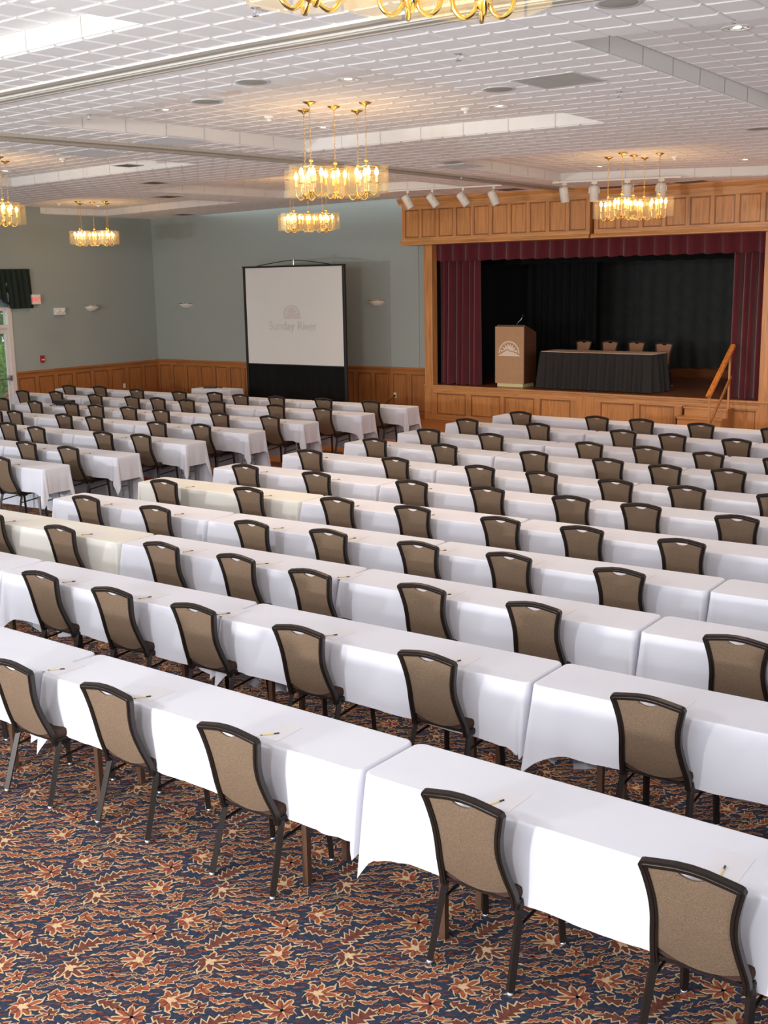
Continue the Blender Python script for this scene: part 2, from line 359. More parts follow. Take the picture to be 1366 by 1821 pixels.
# ---- floor: patterned carpet, maroon border, hardwood in front of the stage
CARPET_END = 12.72
def leafpoly_lobed(n, R, ph, q):
    out = []
    for i in range(n):
        a = ph+2*PI*i/n; w = 2*PI/n
        R1 = R*(.62+.46*abs(math.cos((2*PI*i/n)/2+.3)))*(1 if i % 2 == 0 else .86)
        out += [(R*.46*math.cos(a-w*.5), R*.46*math.sin(a-w*.5)), (R1*.74*math.cos(a-w*.3), R1*.74*math.sin(a-w*.3)), (R1*.80*math.cos(a-w*.12), R1*.80*math.sin(a-w*.12)),
                (R1*math.cos(a+q), R1*math.sin(a+q)), (R1*.78*math.cos(a+w*.14), R1*.78*math.sin(a+w*.14)), (R1*.70*math.cos(a+w*.32), R1*.70*math.sin(a+w*.32))]
    return out
def leafpoly_feather(l, w, k, curve, ang):
    up = []; dn = []
    for i in range(k):
        t0 = i/k; t1 = (i+.72)/k
        pw = lambda t: w*math.sin(PI*min(1, .12+t*.88))**.8
        up += [(l*(t0-.5), pw(t0)*.42), (l*(t1-.5)+l*.03, pw(t1))]
        dn += [(l*(t0-.5), -pw(t0)*.42), (l*(t1-.5)+l*.03, -pw(t1)*.85)]
    pts = up+[(l*.56, 0)]+dn[::-1]
    out = []
    for x, y in pts:
        y += curve*(x/l*2)**2*l*.5
        out.append((x*math.cos(ang)-y*math.sin(ang), x*math.sin(ang)+y*math.cos(ang)))
    return out
def inset(poly, d):
    """shrink an outline towards its inside by d"""
    n = len(poly); A = sum(poly[i][0]*poly[(i+1) % n][1]-poly[(i+1) % n][0]*poly[i][1] for i in range(n)); sg = 1 if A > 0 else -1
    out = []
    for i in range(n):
        p0, p1, p2 = poly[i-1], poly[i], poly[(i+1) % n]
        e1 = (p1[0]-p0[0], p1[1]-p0[1]); e2 = (p2[0]-p1[0], p2[1]-p1[1])
        l1 = math.hypot(*e1)+1e-9; l2 = math.hypot(*e2)+1e-9
        nx = -(e1[1]/l1+e2[1]/l2)*sg; ny = (e1[0]/l1+e2[0]/l2)*sg; L = math.hypot(nx, ny)+1e-9
        k = min(d/max(.35, L/2), d*1.5, l1*.7, l2*.7)
        out.append((p1[0]+nx/L*k, p1[1]+ny/L*k))
    return out
def carpet():
    rnd = random.Random(11); C = .645; items = []; placed = []
    def free(x, y, r):
        for (a, b, c) in placed:
            dx = abs(x-a); dy = abs(y-b); dx = min(dx, C-dx); dy = min(dy, C-dy)
            if math.hypot(dx, dy) < (r+c)*.80: return False
        return True
    def put(kind, r, tries=60):
        for _ in range(tries):
            x, y = rnd.random()*C, rnd.random()*C
            if free(x, y, r):
                placed.append((x, y, r)); items.append((kind, x, y, r)); return
    for k in range(5): put('big', .095+.012*rnd.random(), 400)
    for k in range(10): put('mid', .058+.012*rnd.random(), 400)
    for k in range(46): put('small', .028+.010*rnd.random(), 300)
    for k in range(150): put('bit', .013+.006*rnd.random(), 200)
    polys = []           # (outline, z, material)
    for kind, x, y, r in items:
        a = rnd.choice((0, .3, -.3, .7, PI, 2.7, -2.7, 3.6))+rnd.uniform(-.3, .3); sh = lambda P: [(x+p[0], y+p[1]) for p in P]
        main = rnd.choice((1, 1, 1, 2))
        if kind in ('big', 'mid'):
            if rnd.random() < (.75 if kind == 'big' else .45):
                n = rnd.choice((7, 9)) if kind == 'big' else rnd.choice((5, 7)); q = rnd.choice((-.16, .16))+rnd.uniform(-.06, .06); P = leafpoly_lobed(n, r*1.12, a, q)
                polys.append((sh(P), .0007, 3)); polys.append((sh(inset(P, r*.095)), .0014, main))
                for i in range(n):
                    b = a+q+2*PI*i/n; c, s = math.cos(b), math.sin(b); h = r*.05
                    polys.append((sh([(-s*h, c*h), (s*h, -c*h), (c*r*.78, s*r*.78)]), .0021, 4 if i % 3 else 3))
                if kind == 'big' and rnd.random() < .5: polys.append((sh(leafpoly_lobed(5, r*.36, a+.4, 0)), .0026, 3))
            else:
                l = r*2.2; P = leafpoly_feather(l, r*.66, 6 if kind == 'big' else 4, rnd.uniform(-.3, .3), a)
                polys.append((sh(P), .0007, 3)); polys.append((sh(inset(P, r*.095)), .0014, main))
                for k in range(3):
                    t = -.3+.25*k; c, s = math.cos(a), math.sin(a)
                    for sg in (1, -1):
                        q = [(l*t, 0), (l*t+.02*r, .04*r*sg), (l*(t+.2), .42*r*sg), (l*(t+.03), 0)]
                        polys.append((sh([(u*c-v*s, u*s+v*c) for u, v in q]), .0021, 4))
        elif kind == 'small':
            P = leafpoly_feather(r*2.5, r*.62, 3, rnd.uniform(-.4, .4), rnd.choice((0, .4, -.4, PI, 2.8))+rnd.uniform(-.3, .3))
            polys.append((sh(P), .0007, 3)); polys.append((sh(inset(P, r*.10)), .0014, rnd.choice((1, 1, 2, 4))))
        else:
            P = leafpoly_feather(r*2.8, r*.5, 2, rnd.uniform(-.3, .3), rnd.choice((0, .3, -.3))+rnd.uniform(-.2, .2))
            polys.append((sh(P), .0009, rnd.choice((1, 1, 3, 2, 4, 2))))
    V = []; loops = []; starts = []; tot = []; mi = []
    from mathutils.geometry import tessellate_polygon
    def pieces(P):
        out = []
        for t in tessellate_polygon([[Vector((a, c_, 0)) for a, c_ in P]]):
            q = [P[i] for i in t]
            ar = (q[1][0]-q[0][0])*(q[2][1]-q[0][1])-(q[2][0]-q[0][0])*(q[1][1]-q[0][1])
            if abs(ar) > 1e-8: out.append(q if ar > 0 else q[::-1])
        return out
    for P, z, m in [(q, z, m) for P, z, m in polys for q in pieces(P)]:
        k = len(V); starts.append(len(loops)); tot.append(len(P)); mi.append(m)
        V += [(px, py, z) for px, py in P]; loops += list(range(k, k+len(P)))
    V = np.array(V, dtype=np.float64); loops = np.array(loops); starts = np.array(starts); tot = np.array(tot); mi = np.array(mi)
    ang = math.radians(38); ca, sa = math.cos(ang), math.sin(ang)
    cells = []
    for i in range(-40, 41):
        for j in range(-40, 41):
            cx, cy = (i+.5)*C, (j+.5)*C
            x, y = cx*ca-cy*sa, cx*sa+cy*ca
            if not (1.2 < y < CARPET_END-.45): continue
            if x > -.05-.30*y+.9 or x < -1.45*(y+.9)-.2: continue
            cells.append((i*C, j*C))
    allV = []; n = len(V)
    for ox, oy in cells:
        q = V.copy(); a = V[:, 0]+ox; b = V[:, 1]+oy
        q[:, 0] = a*ca-b*sa; q[:, 1] = a*sa+b*ca; allV.append(q)
    K = len(cells)
    base = np.array([(-26, -3, 0), (6, -3, 0), (6, CARPET_END, 0), (-26, CARPET_END, 0)])
    VV = np.concatenate([base]+allV)
    LL = np.concatenate([[0, 1, 2, 3]]+[loops+4+k*n for k in range(K)])
    nl = len(loops)
    SS = np.concatenate([[0]]+[starts+4+k*nl for k in range(K)])
    TT = np.concatenate([[4]]+[tot]*K); MI = np.concatenate([[0]]+[mi]*K)
    me = bpy.data.meshes.new('floor'); me.vertices.add(len(VV)); me.vertices.foreach_set('co', VV.ravel())
    me.loops.add(len(LL)); me.loops.foreach_set('vertex_index', LL.astype(np.int32))
    me.polygons.add(len(SS)); me.polygons.foreach_set('loop_start', SS.astype(np.int32)); me.polygons.foreach_set('loop_total', TT.astype(np.int32))
    for k in ('navy', 'crust', 'crust2', 'ccream', 'cdark'): me.materials.append(M[k])
    me.polygons.foreach_set('material_index', MI.astype(np.int32)); me.update(calc_edges=True); me.validate()
    # every face looks up
    bm = bmesh.new(); bm.from_mesh(me)
    bad = [f for f in bm.faces if f.normal.z < 0]
    if bad: bmesh.ops.reverse_faces(bm, faces=bad)
    bm.to_mesh(me); bm.free()
    o = bpy.data.objects.new('floor', me); COL.objects.link(o); return tag(o, kind='structure')
carpet()
mb = MB(); mb.box(-26, CARPET_END, -.05, 6, CARPET_END+.95, 0); tag(mb.build('trim_3', M['redcarpet']), kind='structure')
mb = MB()
y = CARPET_END+.95; k = 0
while y < 21.9:
    mb.box(-26, y, -.05, 6, min(y+.085, 21.9), 0, 0); y += .0865
tag(mb.build('floor', M['parquet']), kind='structure')

# ---- walls
mb = MB(); mb.box(XL-.2, YB, 0, -14.42, YB+.15, 5.0); tag(mb.build('wall_back', M['wall']), kind='structure')
DY0, DY1, DZ = 15.75, 17.13, 2.62       # glazed door in the left wall
mb = MB(); mb.box(XL-.15, DY1, 0, XL, YB+.15, 5.0); mb.box(XL-.15, 8.5, DZ, XL, DY1, 5.0); mb.box(XL-.15, 8.5, 0, XL, DY0, DZ)
tag(mb.build('wall_left', M['wall']), kind='structure')
# wainscot
def wainscot(name, along, a0, a1, fixed, sgn, pitch, mats, ztop=1.10):
    """framed panelling; along 'x' on the back wall (faces -y) or 'y' on the left wall (faces +x)"""
    mb = MB()
    def bx(p0, z0, p1, z1, d0, d1, mi, bev=0):
        lo, hi = sorted((fixed+sgn*d0, fixed+sgn*d1))
        if along == 'x': mb.box(p0, lo, z0, p1, hi, z1, mi, bev)
        else: mb.box(lo, p0, z0, hi, p1, z1, mi, bev)
    bx(a0, 0, a1, ztop, 0, .012, 0)
    bx(a0, 0, a1, .14, .012, .034, 1, .004); bx(a0, ztop-.13, a1, ztop-.03, .012, .03, 1); bx(a0, ztop-.03, a1, ztop+.02, 0, .06, 1, .008); bx(a0, ztop-.05, a1, ztop-.03, .012, .042, 1, .006)
    n = max(1, round((a1-a0)/pitch)); w = (a1-a0)/n
    for i in range(n+1):
        c = a0+i*w; bx(max(a0, c-.055), .14, min(a1, c+.055), ztop-.13, .012, .032, 0, .003)
    for i in range(n):
        p0, p1 = a0+i*w+.055, a0+(i+1)*w-.055
        for q in ((p0, .14, p0+.022, ztop-.13), (p1-.022, .14, p1, ztop-.13)): bx(*q, .012, .026, 2, .005)
        bx(p0+.022, ztop-.152, p1-.022, ztop-.13, .012, .026, 2, .005); bx(p0+.022, .14, p1-.022, .162, .012, .026, 2, .005)
    return tag(mb.build(name, mats), kind='structure')
wainscot('trim_4', 'x', XL, -14.185, YB, -1, .50, [M['oakdark'], M['oakdarkx'], M['wainmould_shade']], 1.11)
wainscot('trim_5', 'y', DY1+.02, YB-.03, XL, 1, .56, [M['oakdark'], M['oakdarky'], M['wainmould_shade']], 1.10)

# ---- glazed door, daylight and garden beyond
dr = empty('door_1', (XL, (DY0+DY1)/2, 0)); tag(dr, kind='structure')
def loc(mb, dx=0, dy=0):
    mb.v = [(x-XL, y-(DY0+DY1)/2, z) for x, y, z in mb.v]; return mb
mb = MB()
mb.box(XL-.15, DY1-.10, 0, XL+.02, DY1+.02, DZ, 0, .008); mb.box(XL-.15, DY0, 0, XL+.02, DY0+.10, DZ, 0, .008)
mb.box(XL-.15, DY0+.10, DZ-.08, XL+.02, DY1-.10, DZ, 0, .008); mb.box(XL-.13, DY0+.10, 2.14, XL+.01, DY1-.10, 2.22, 0, .008)
loc(mb).build('door_frame', M['whitepaint'], dr)
mb = MB()
mb.box(XL-.09, DY0+.10, 0, XL-.04, DY1-.10, .22, 0, .006); mb.box(XL-.09, DY0+.10, 2.02, XL-.04, DY1-.10, 2.14, 0, .006)
mb.box(XL-.09, DY1-.17, .22, XL-.04, DY1-.10, 2.02, 0, .006); mb.box(XL-.09, DY0+.10, .22, XL-.04, DY0+.20, 2.02, 0, .006)
loc(mb).build('door_leaf', M['whitepaint'], dr)
mb = MB(); mb.box(XL-.07, DY0+.20, .22, XL-.062, DY1-.17, 2.02); loc(mb).build('glass_pane', M['pane'], dr)
mb = MB(); mb.box(XL-.07, DY0+.10, 2.22, XL-.062, DY1-.10, DZ-.08); loc(mb).build('transom_pane', M['pane'], dr)
mb = MB(); mb.tube([(XL+.03, DY0+.14, .98), (XL+.03, DY1-.14, .98)], .022, 10); mb.box(XL-.04, DY1-.19, .93, XL+.05, DY1-.12, 1.05, 0, .008); mb.box(XL-.04, DY0+.12, .93, XL+.05, DY0+.19, 1.05, 0, .008)
loc(mb).build('push_bar', M['greymetal'], dr)
# garden
mb = MB(); mb.box(-60, 6, -.25, XL-.2, 40, -.15); o = mb.build('lawn', M['lawn']); tag(o, 'pale green lawn outside the glazed door', 'lawn', kind='stuff')
def bush(name, c, R, n, ls, m, label, cat, flowers=0):
    rnd = random.Random(hash(c) % 1000); r = empty(name, c); mb = MB()
    for i in range(n):
        d = Vector((rnd.gauss(0, 1), rnd.gauss(0, 1), rnd.gauss(0, 1))).normalized()*(rnd.random()**.4)
        p = Vector((d.x*R[0], d.y*R[1], R[2]+d.z*R[2])); a = Vector((rnd.gauss(0, 1), rnd.gauss(0, 1), rnd.gauss(0, .5))).normalized()*ls; b = a.cross(Vector((rnd.random(), rnd.random(), 1))).normalized()*ls*.45
        mb.add([p-a, p+b, p+a, p-b], [(0, 1, 2, 3)], 0)
    mb.build('foliage', m, r, fix=False)
    s = MB()
    for k in range(5): s.tube([(0, 0, 0), (rnd.uniform(-.2, .2)*R[0], rnd.uniform(-.2, .2)*R[1], R[2]*.8), (rnd.uniform(-.7, .7)*R[0], rnd.uniform(-.7, .7)*R[1], R[2]*1.5)], [.03, .02, .008], 6)
    s.build('stem', M['bark'], r)
    if flowers:
        f = MB()
        for i in range(flowers):
            d = Vector((rnd.gauss(0, 1), rnd.gauss(0, 1), abs(rnd.gauss(0, 1)))).normalized()
            f.lathe([(0, .04), (.05, .03), (.07, 0), (.04, -.03), (0, -.03)], (d.x*R[0], d.y*R[1], R[2]+d.z*R[2]), 8)
        f.build('blossom', M['flower'], r)
    tag(r, label, cat); return r
bush('shrub', (-25.6, 18.6, -.15), (1.0, 1.3, .9), 1500, .11, M['leaf'], 'bright green leafy shrub right outside the glazed door', 'shrub')
bush('shrub', (-28.5, 20.3, -.15), (1.6, 2.2, 1.9), 2200, .16, M['leafdark'], 'tall dark green shrub further out behind the door glass', 'shrub')
bush('flowering_shrub', (-24.6, 17.75, -.15), (.5, .6, .35), 500, .07, M['leaf'], 'low shrub with pink blossom at the foot of the door', 'shrub', 26)
t = empty('tree', (-26.6, 19.9, -.15)); mb = MB(); mb.tube([(0, 0, 0), (.05, .02, 1.5), (-.03, .1, 3.2), (.1, .1, 5)], [.13, .11, .09, .06], 10); mb.build('trunk', M['bark'], t)
mb = MB(); rnd = random.Random(4)
for i in range(1600):
    d = Vector((rnd.gauss(0, 1), rnd.gauss(0, 1), rnd.gauss(0, 1))).normalized()*rnd.random()**.4; p = Vector((d.x*1.8, d.y*1.8, 4.4+d.z*1.4)); a = Vector((rnd.gauss(0, 1), rnd.gauss(0, 1), rnd.gauss(0, .5))).normalized()*.15; b = a.cross(Vector((rnd.random(), rnd.random(), 1))).normalized()*.07
    mb.add([p-a, p+b, p+a, p-b], [(0, 1, 2, 3)])
mb.build('crown', M['leaf'], t, fix=False); tag(t, 'slim grey-barked tree outside the glazed door', 'tree')

# ---- curtain pelmet over the door
v = empty('window_valance', (XL, 16.5, 2.58)); mb = MB(); rows = []
N = 150
for j, (z, amp) in enumerate(((.90, .012), (.86, .012), (.80, .022), (.55, .032), (.25, .038), (0, .042))):
    r = []
    for i in range(N+1):
        t_ = i/N; y = lerp(-2.4, 1.20+.05*(1-z), t_); w = math.sin(t_*PI*46)+.4*math.sin(t_*PI*21+1)
        z2 = z
        d = abs(y+.8)
        if z < .7 and d < 1.42: z2 = max(z, .62*(1-(d/1.42)**2)*(.95-z*.4)+z*.5)
        r.append((.075+amp*w, y, z2))
    rows.append(r)
mb.grid(rows); mb.box(.0, -2.4, .87, .07, 1.20, .905)
mb.build('pleated_curtain', M['green'], v, fix=False)
mb = MB(); rows = []
for j in range(7):
    r = []
    for i in range(41):
        y = lerp(-2.2, .62, i/40); d = abs(y+.8)/1.42; s = max(0, 1-d*d)
        r.append((.035+.015*math.sin(j*1.9+i*.2), y, .60-.58*(j/6)*(.25+.75*min(1, d))-.05*s))
    rows.append(r)
mb.grid(rows); mb.build('swag_lining', M['bluegrey'], v, fix=False)
tag(v, 'dark green pleated curtain pelmet with blue-grey swag over the glazed door', 'valance')
# ================================================================== CHAIRS, TABLES, CLOTHS
HT = .755
def smooth_path(P, n=4):
    """Catmull-Rom through control points"""
    out = []; P = [Vector(p) for p in P]
    for i in range(len(P)-1):
        p0, p1, p2, p3 = P[max(i-1, 0)], P[i], P[i+1], P[min(i+2, len(P)-1)]
        for k in range(n):
            t = k/n; out.append(.5*((2*p1)+(-p0+p2)*t+(2*p0-5*p1+4*p2-p3)*t*t+(-p0+3*p1-3*p2+p3)*t**3))
    out.append(P[-1]); return out
SIDE = [(.188, .140, .372), (.187, .124, .44), (.173, .084, .54), (.161, .050, .645), (.166, .030, .735), (.185, .012, .825), (.196, .002, .862)]
def half_w(z):
    for (x0, y0, z0), (x1, y1, z1) in zip(SIDE, SIDE[1:]):
        if z <= z1 or (x1, y1, z1) == SIDE[-1]:
            t = (z-z0)/(z1-z0); return lerp(x0, x1, t), lerp(y0, y1, t)
def make_chair(name, label, front_mat):
    r = empty(name)
    # hourglass outer frame with a crowned top rail
    mb = MB()
    side = smooth_path(SIDE, 4)
    top = [(.193, .001, .8685), (.186, 0, .871), (.13, -.001, .881), (.06, -.002, .892), (0, -.002, .895)]
    half = [tuple(p) for p in side]+top
    path = half+[(-x, y, z) for x, y, z in half[-2::-1]]
    mb.tube(path, .015, sq=(.031, .028))
    # rounded face bead
    mb.tube([(x*.985, y-.014, z-.002) for x, y, z in path], .0055, 6)
    mb.build('back_frame', M['bronze'], r)
    # upholstered back panel with a hand slot under the top rail
    mb = MB(); NX, NZ = 21, 18
    def pan(front):
        rows = []
        for j in range(NZ+1):
            row = []
            for i in range(NX+1):
                s = -1+2*i/NX
                zb = .458-.050*(1-s*s); zt = .864+.022*(1-abs(s)**1.3)
                slot = max(0, 1-(abs(s)/.36)**2)
                zt -= .036*slot
                z = lerp(zb, zt, j/NZ); hw, y = half_w(z); hw -= .010
                e = min(1, (1-abs(s))*9)*min(1, (j/NZ)*12+.0)*min(1, (1-j/NZ)*12)
                b = (.007+.012*e) if front else -(.004+.006*e)
                row.append((s*hw, y+b, z))
            rows.append(row)
        return rows
    A, B = pan(False), pan(True)
    mb.grid(A, 0); mb.grid(B, 1)
    rim = [A[0][i] for i in range(NX+1)]; rim2 = [B[0][i] for i in range(NX+1)]; mb.grid([rim, rim2], 0)
    mb.grid([A[-1], B[-1]], 0); mb.grid([[q[0] for q in A], [q[0] for q in B]], 0); mb.grid([[q[-1] for q in A], [q[-1] for q in B]], 0)
    mb.build('backrest', [M['tan'], front_mat], r)
    mb = MB(); mb.box(-.198, .14, .405, .198, .575, .462, 0, .022); mb.box(-.19, .13, .395, .19, .55, .41, 1)
    o = mb.build('seat', [M['seatfab'], M['bronze']], r)
    # brown back apron and ears that carry the back
    mb = MB()
    mb.grid([[(x, .130+.004*math.sin((x+.18)/.36*PI), z-.035*(1-(x/.18)**2)) for x in np.linspace(-.175, .175, 9)] for z in (.425, .47)], 0)
    mb.build('back_apron', M['seatfab'], r)
    for s in (-1, 1):
        mb = MB(); mb.box(s*.19-.012, .138, .365, s*.19+.012, .25, .405, 0, .004); mb.build('seat_bracket', M['black'], r)
    for s in (-1, 1):
        mb = MB(); mb.tube(smooth_path([(s*.172, .172, .388), (s*.190, .164, .380), (s*.198, .150, .345), (s*.206, .106, .20), (s*.214, .050, .022)], 4), .012, sq=(.029, .029))
        l = mb.build('leg', M['bronze'], r)
        g = MB(); g.lathe([(0, 0), (.013, 0), (.015, .006), (.015, .02), (.0, .022)], (s*.2145, .049, 0), 10); tag(g.build('glide', M['chrome'], l), 'steel glide')
        mb = MB(); mb.tube(smooth_path([(s*.175, .480, .402), (s*.195, .495, .392), (s*.203, .505, .35), (s*.209, .52, .18), (s*.214, .532, .022)], 4), .012, sq=(.029, .029))
        l = mb.build('leg', M['bronze'], r)
        g = MB(); g.lathe([(0, 0), (.013, 0), (.015, .006), (.015, .02), (.0, .022)], (s*.2145, .533, 0), 10); tag(g.build('glide', M['chrome'], l), 'steel glide')
        mb = MB(); mb.tube([(s*.203, .130, .285), (s*.204, .508, .315)], .008, 6); mb.build('side_stretcher', M['bronze'], r)
        mb = MB(); mb.tube([(s*.196, .165, .385), (s*.198, .49, .398)], .010, sq=(.018, .022)); mb.build('seat_rail', M['bronze'], r)
    mb = MB(); mb.tube([(-.178, .166, .383), (.178, .166, .383)], .0065, 6); tag(mb.build('rear_stretcher', M['highlit'], r), 'worn shiny metal bar')
    return r
CH={'R1': [(-6.75, 4.06), (-5.62, 4.02), (-4.805, 4.042), (-3.82, 3.971), (-2.421, 3.939), (-1.381, 3.888)],
'R2': [(-8.93, 5.62), (-7.249, 5.525), (-6.386, 5.489), (-5.56, 5.493), (-4.605, 5.479), (-3.61, 5.478), (-2.223, 5.492)],
'R3': [(-9.68, 6.84), (-8.528, 6.761), (-7.184, 6.754), (-6.318, 6.756), (-5.477, 6.678), (-4.501, 6.767), (-3.578, 6.762), (-2.17, 6.75)],
'R4': [(-9.521, 7.918), (-8.454, 7.894), (-7.118, 7.843), (-6.256, 7.906), (-5.294, 7.913), (-4.437, 7.952), (-3.473, 7.943)],
'R5': [(-9.529, 9.057), (-8.341, 9.163), (-7.138, 9.182), (-6.221, 9.206), (-5.205, 9.164), (-4.376, 9.171), (-3.438, 9.132)],
'R6': [(-9.449, 10.343), (-8.337, 10.342), (-7.04, 10.412), (-6.107, 10.472), (-5.11, 10.44), (-4.344, 10.417), (-3.367, 10.323)],
'R7': [(-9.539, 11.713), (-8.154, 11.701), (-6.907, 11.669), (-6.066, 11.634), (-5.121, 11.557), (-4.312, 11.553), (-3.37, 11.55)],
'R8': [(-9.427, 13.029), (-8.248, 12.998), (-6.881, 12.979), (-5.816, 12.888), (-5.039, 12.768), (-4.302, 12.827)],
'R9': [(-9.322, 14.258), (-8.235, 14.226), (-6.634, 14.086), (-5.804, 14.08), (-4.943, 13.951), (-4.05, 13.92)],
'R10': [(-9.464, 15.599), (-8.194, 15.582), (-6.743, 15.449), (-5.975, 15.38), (-5.035, 15.285)],
'R11': [(-9.178, 16.837), (-7.789, 16.809), (-7.026, 16.78), (-6.044, 16.686), (-4.93, 16.63)],
'L2': [(-13.707, 10.393), (-12.749, 10.355)],
'L3': [(-15.938, 11.751), (-15.036, 11.612), (-13.555, 11.686), (-12.807, 11.76)],
'L4': [(-17.81, 12.87), (-17.346, 12.959), (-16.097, 13.03), (-15.334, 13.05), (-13.748, 12.984), (-12.859, 13.087)],
'L5': [(-19.6, 14.36), (-18.462, 14.276), (-17.532, 14.387), (-16.795, 14.353), (-15.938, 14.378), (-15.034, 14.315), (-13.69, 14.396), (-12.618, 14.467)],
'L6': [(-20.641, 15.665), (-19.756, 15.836), (-18.439, 15.759), (-17.405, 15.811), (-16.695, 15.829), (-15.918, 15.843), (-15.144, 15.864), (-13.689, 15.874), (-12.582, 15.838)],
'L7': [(-20.692, 16.956), (-19.829, 17.095), (-18.483, 16.937), (-17.267, 16.988), (-16.422, 17.152), (-15.61, 17.035), (-14.683, 17.054), (-13.571, 17.122), (-12.491, 17.161)],
'L1': [(-12.78, 9.25)]}

def rowname(k):
    return 'nearest row' if k[1:] == '1' else ORD[int(k[1:])]+' nearest row'
def blk(k): return 'main right block' if k[0] == 'R' else 'far left block'
SLOPE = {'R1': -.036, 'R2': -.008, 'R3': -.004, 'R4': .006, 'R5': .006, 'R6': .004, 'R7': -.028, 'R8': -.040, 'R9': -.052, 'R10': -.052, 'R11': -.040,
         'L1': 0, 'L2': .01, 'L3': .012, 'L4': .02, 'L5': .018, 'L6': .02, 'L7': .02}
chair0 = make_chair('banquet_chair', 'x', M['tan'])
rnd = random.Random(5); first = True
for k, lst in CH.items():
    for i, (x, y) in enumerate(lst):
        c = chair0 if first else copy_tree(chair0); first = False
        c.location = (x, y, 0); c.rotation_euler.z = math.atan(SLOPE[k])+rnd.uniform(-.02, .02)
        tag(c, 'tan banquet chair, %s from left in %s, %s' % (ORD[i+1], rowname(k), blk(k)), 'chair',
            'tan banquet chairs at the white tables')

# ---- tables
def make_table(L, D, style, label, group, x, y, rz):
    r = empty('training_table', (x, y, 0), rz); mb = MB()
    mb.prism(roundrect(L-.006, D-.006, .055), HT-.028, HT); mb.build('tabletop', M['laminate'], r)
    for s in (-1, 1):
        xx = s*(L/2-(.42 if style == 'brown' else .20))
        for yy in (-D/2+.075, D/2-.075):
            mb = MB()
            if style == 'brown':
                mb.tube([(xx, yy, HT-.03), (xx, yy, .012)], .017, sq=(.034, .034)); mb.box(xx-.019, yy-.019, 0, xx+.019, yy+.019, .014)
                mb.build('leg', M['brownmetal'], r)
            else:
                mb.tube([(xx, yy, HT-.03), (xx, yy, .012)], .0135, 8); mb.lathe([(0, 0), (.016, 0), (.016, .03), (0, .03)], (xx, yy, 0), 8)
                mb.build('leg', M['greymetal'], r)
        mb = MB()
        mm = M['brownmetal'] if style == 'brown' else M['greymetal']
        mb.tube([(xx, -D/2+.075, .68), (xx, D/2-.075, .68)], .010, 6)
        if style != 'brown': mb.tube([(xx, -D/2+.075, .30), (xx, D/2-.075, .30)], .010, 6)
        mb.build('leg_brace', mm, r)
    return tag(r, label, 'table', group)
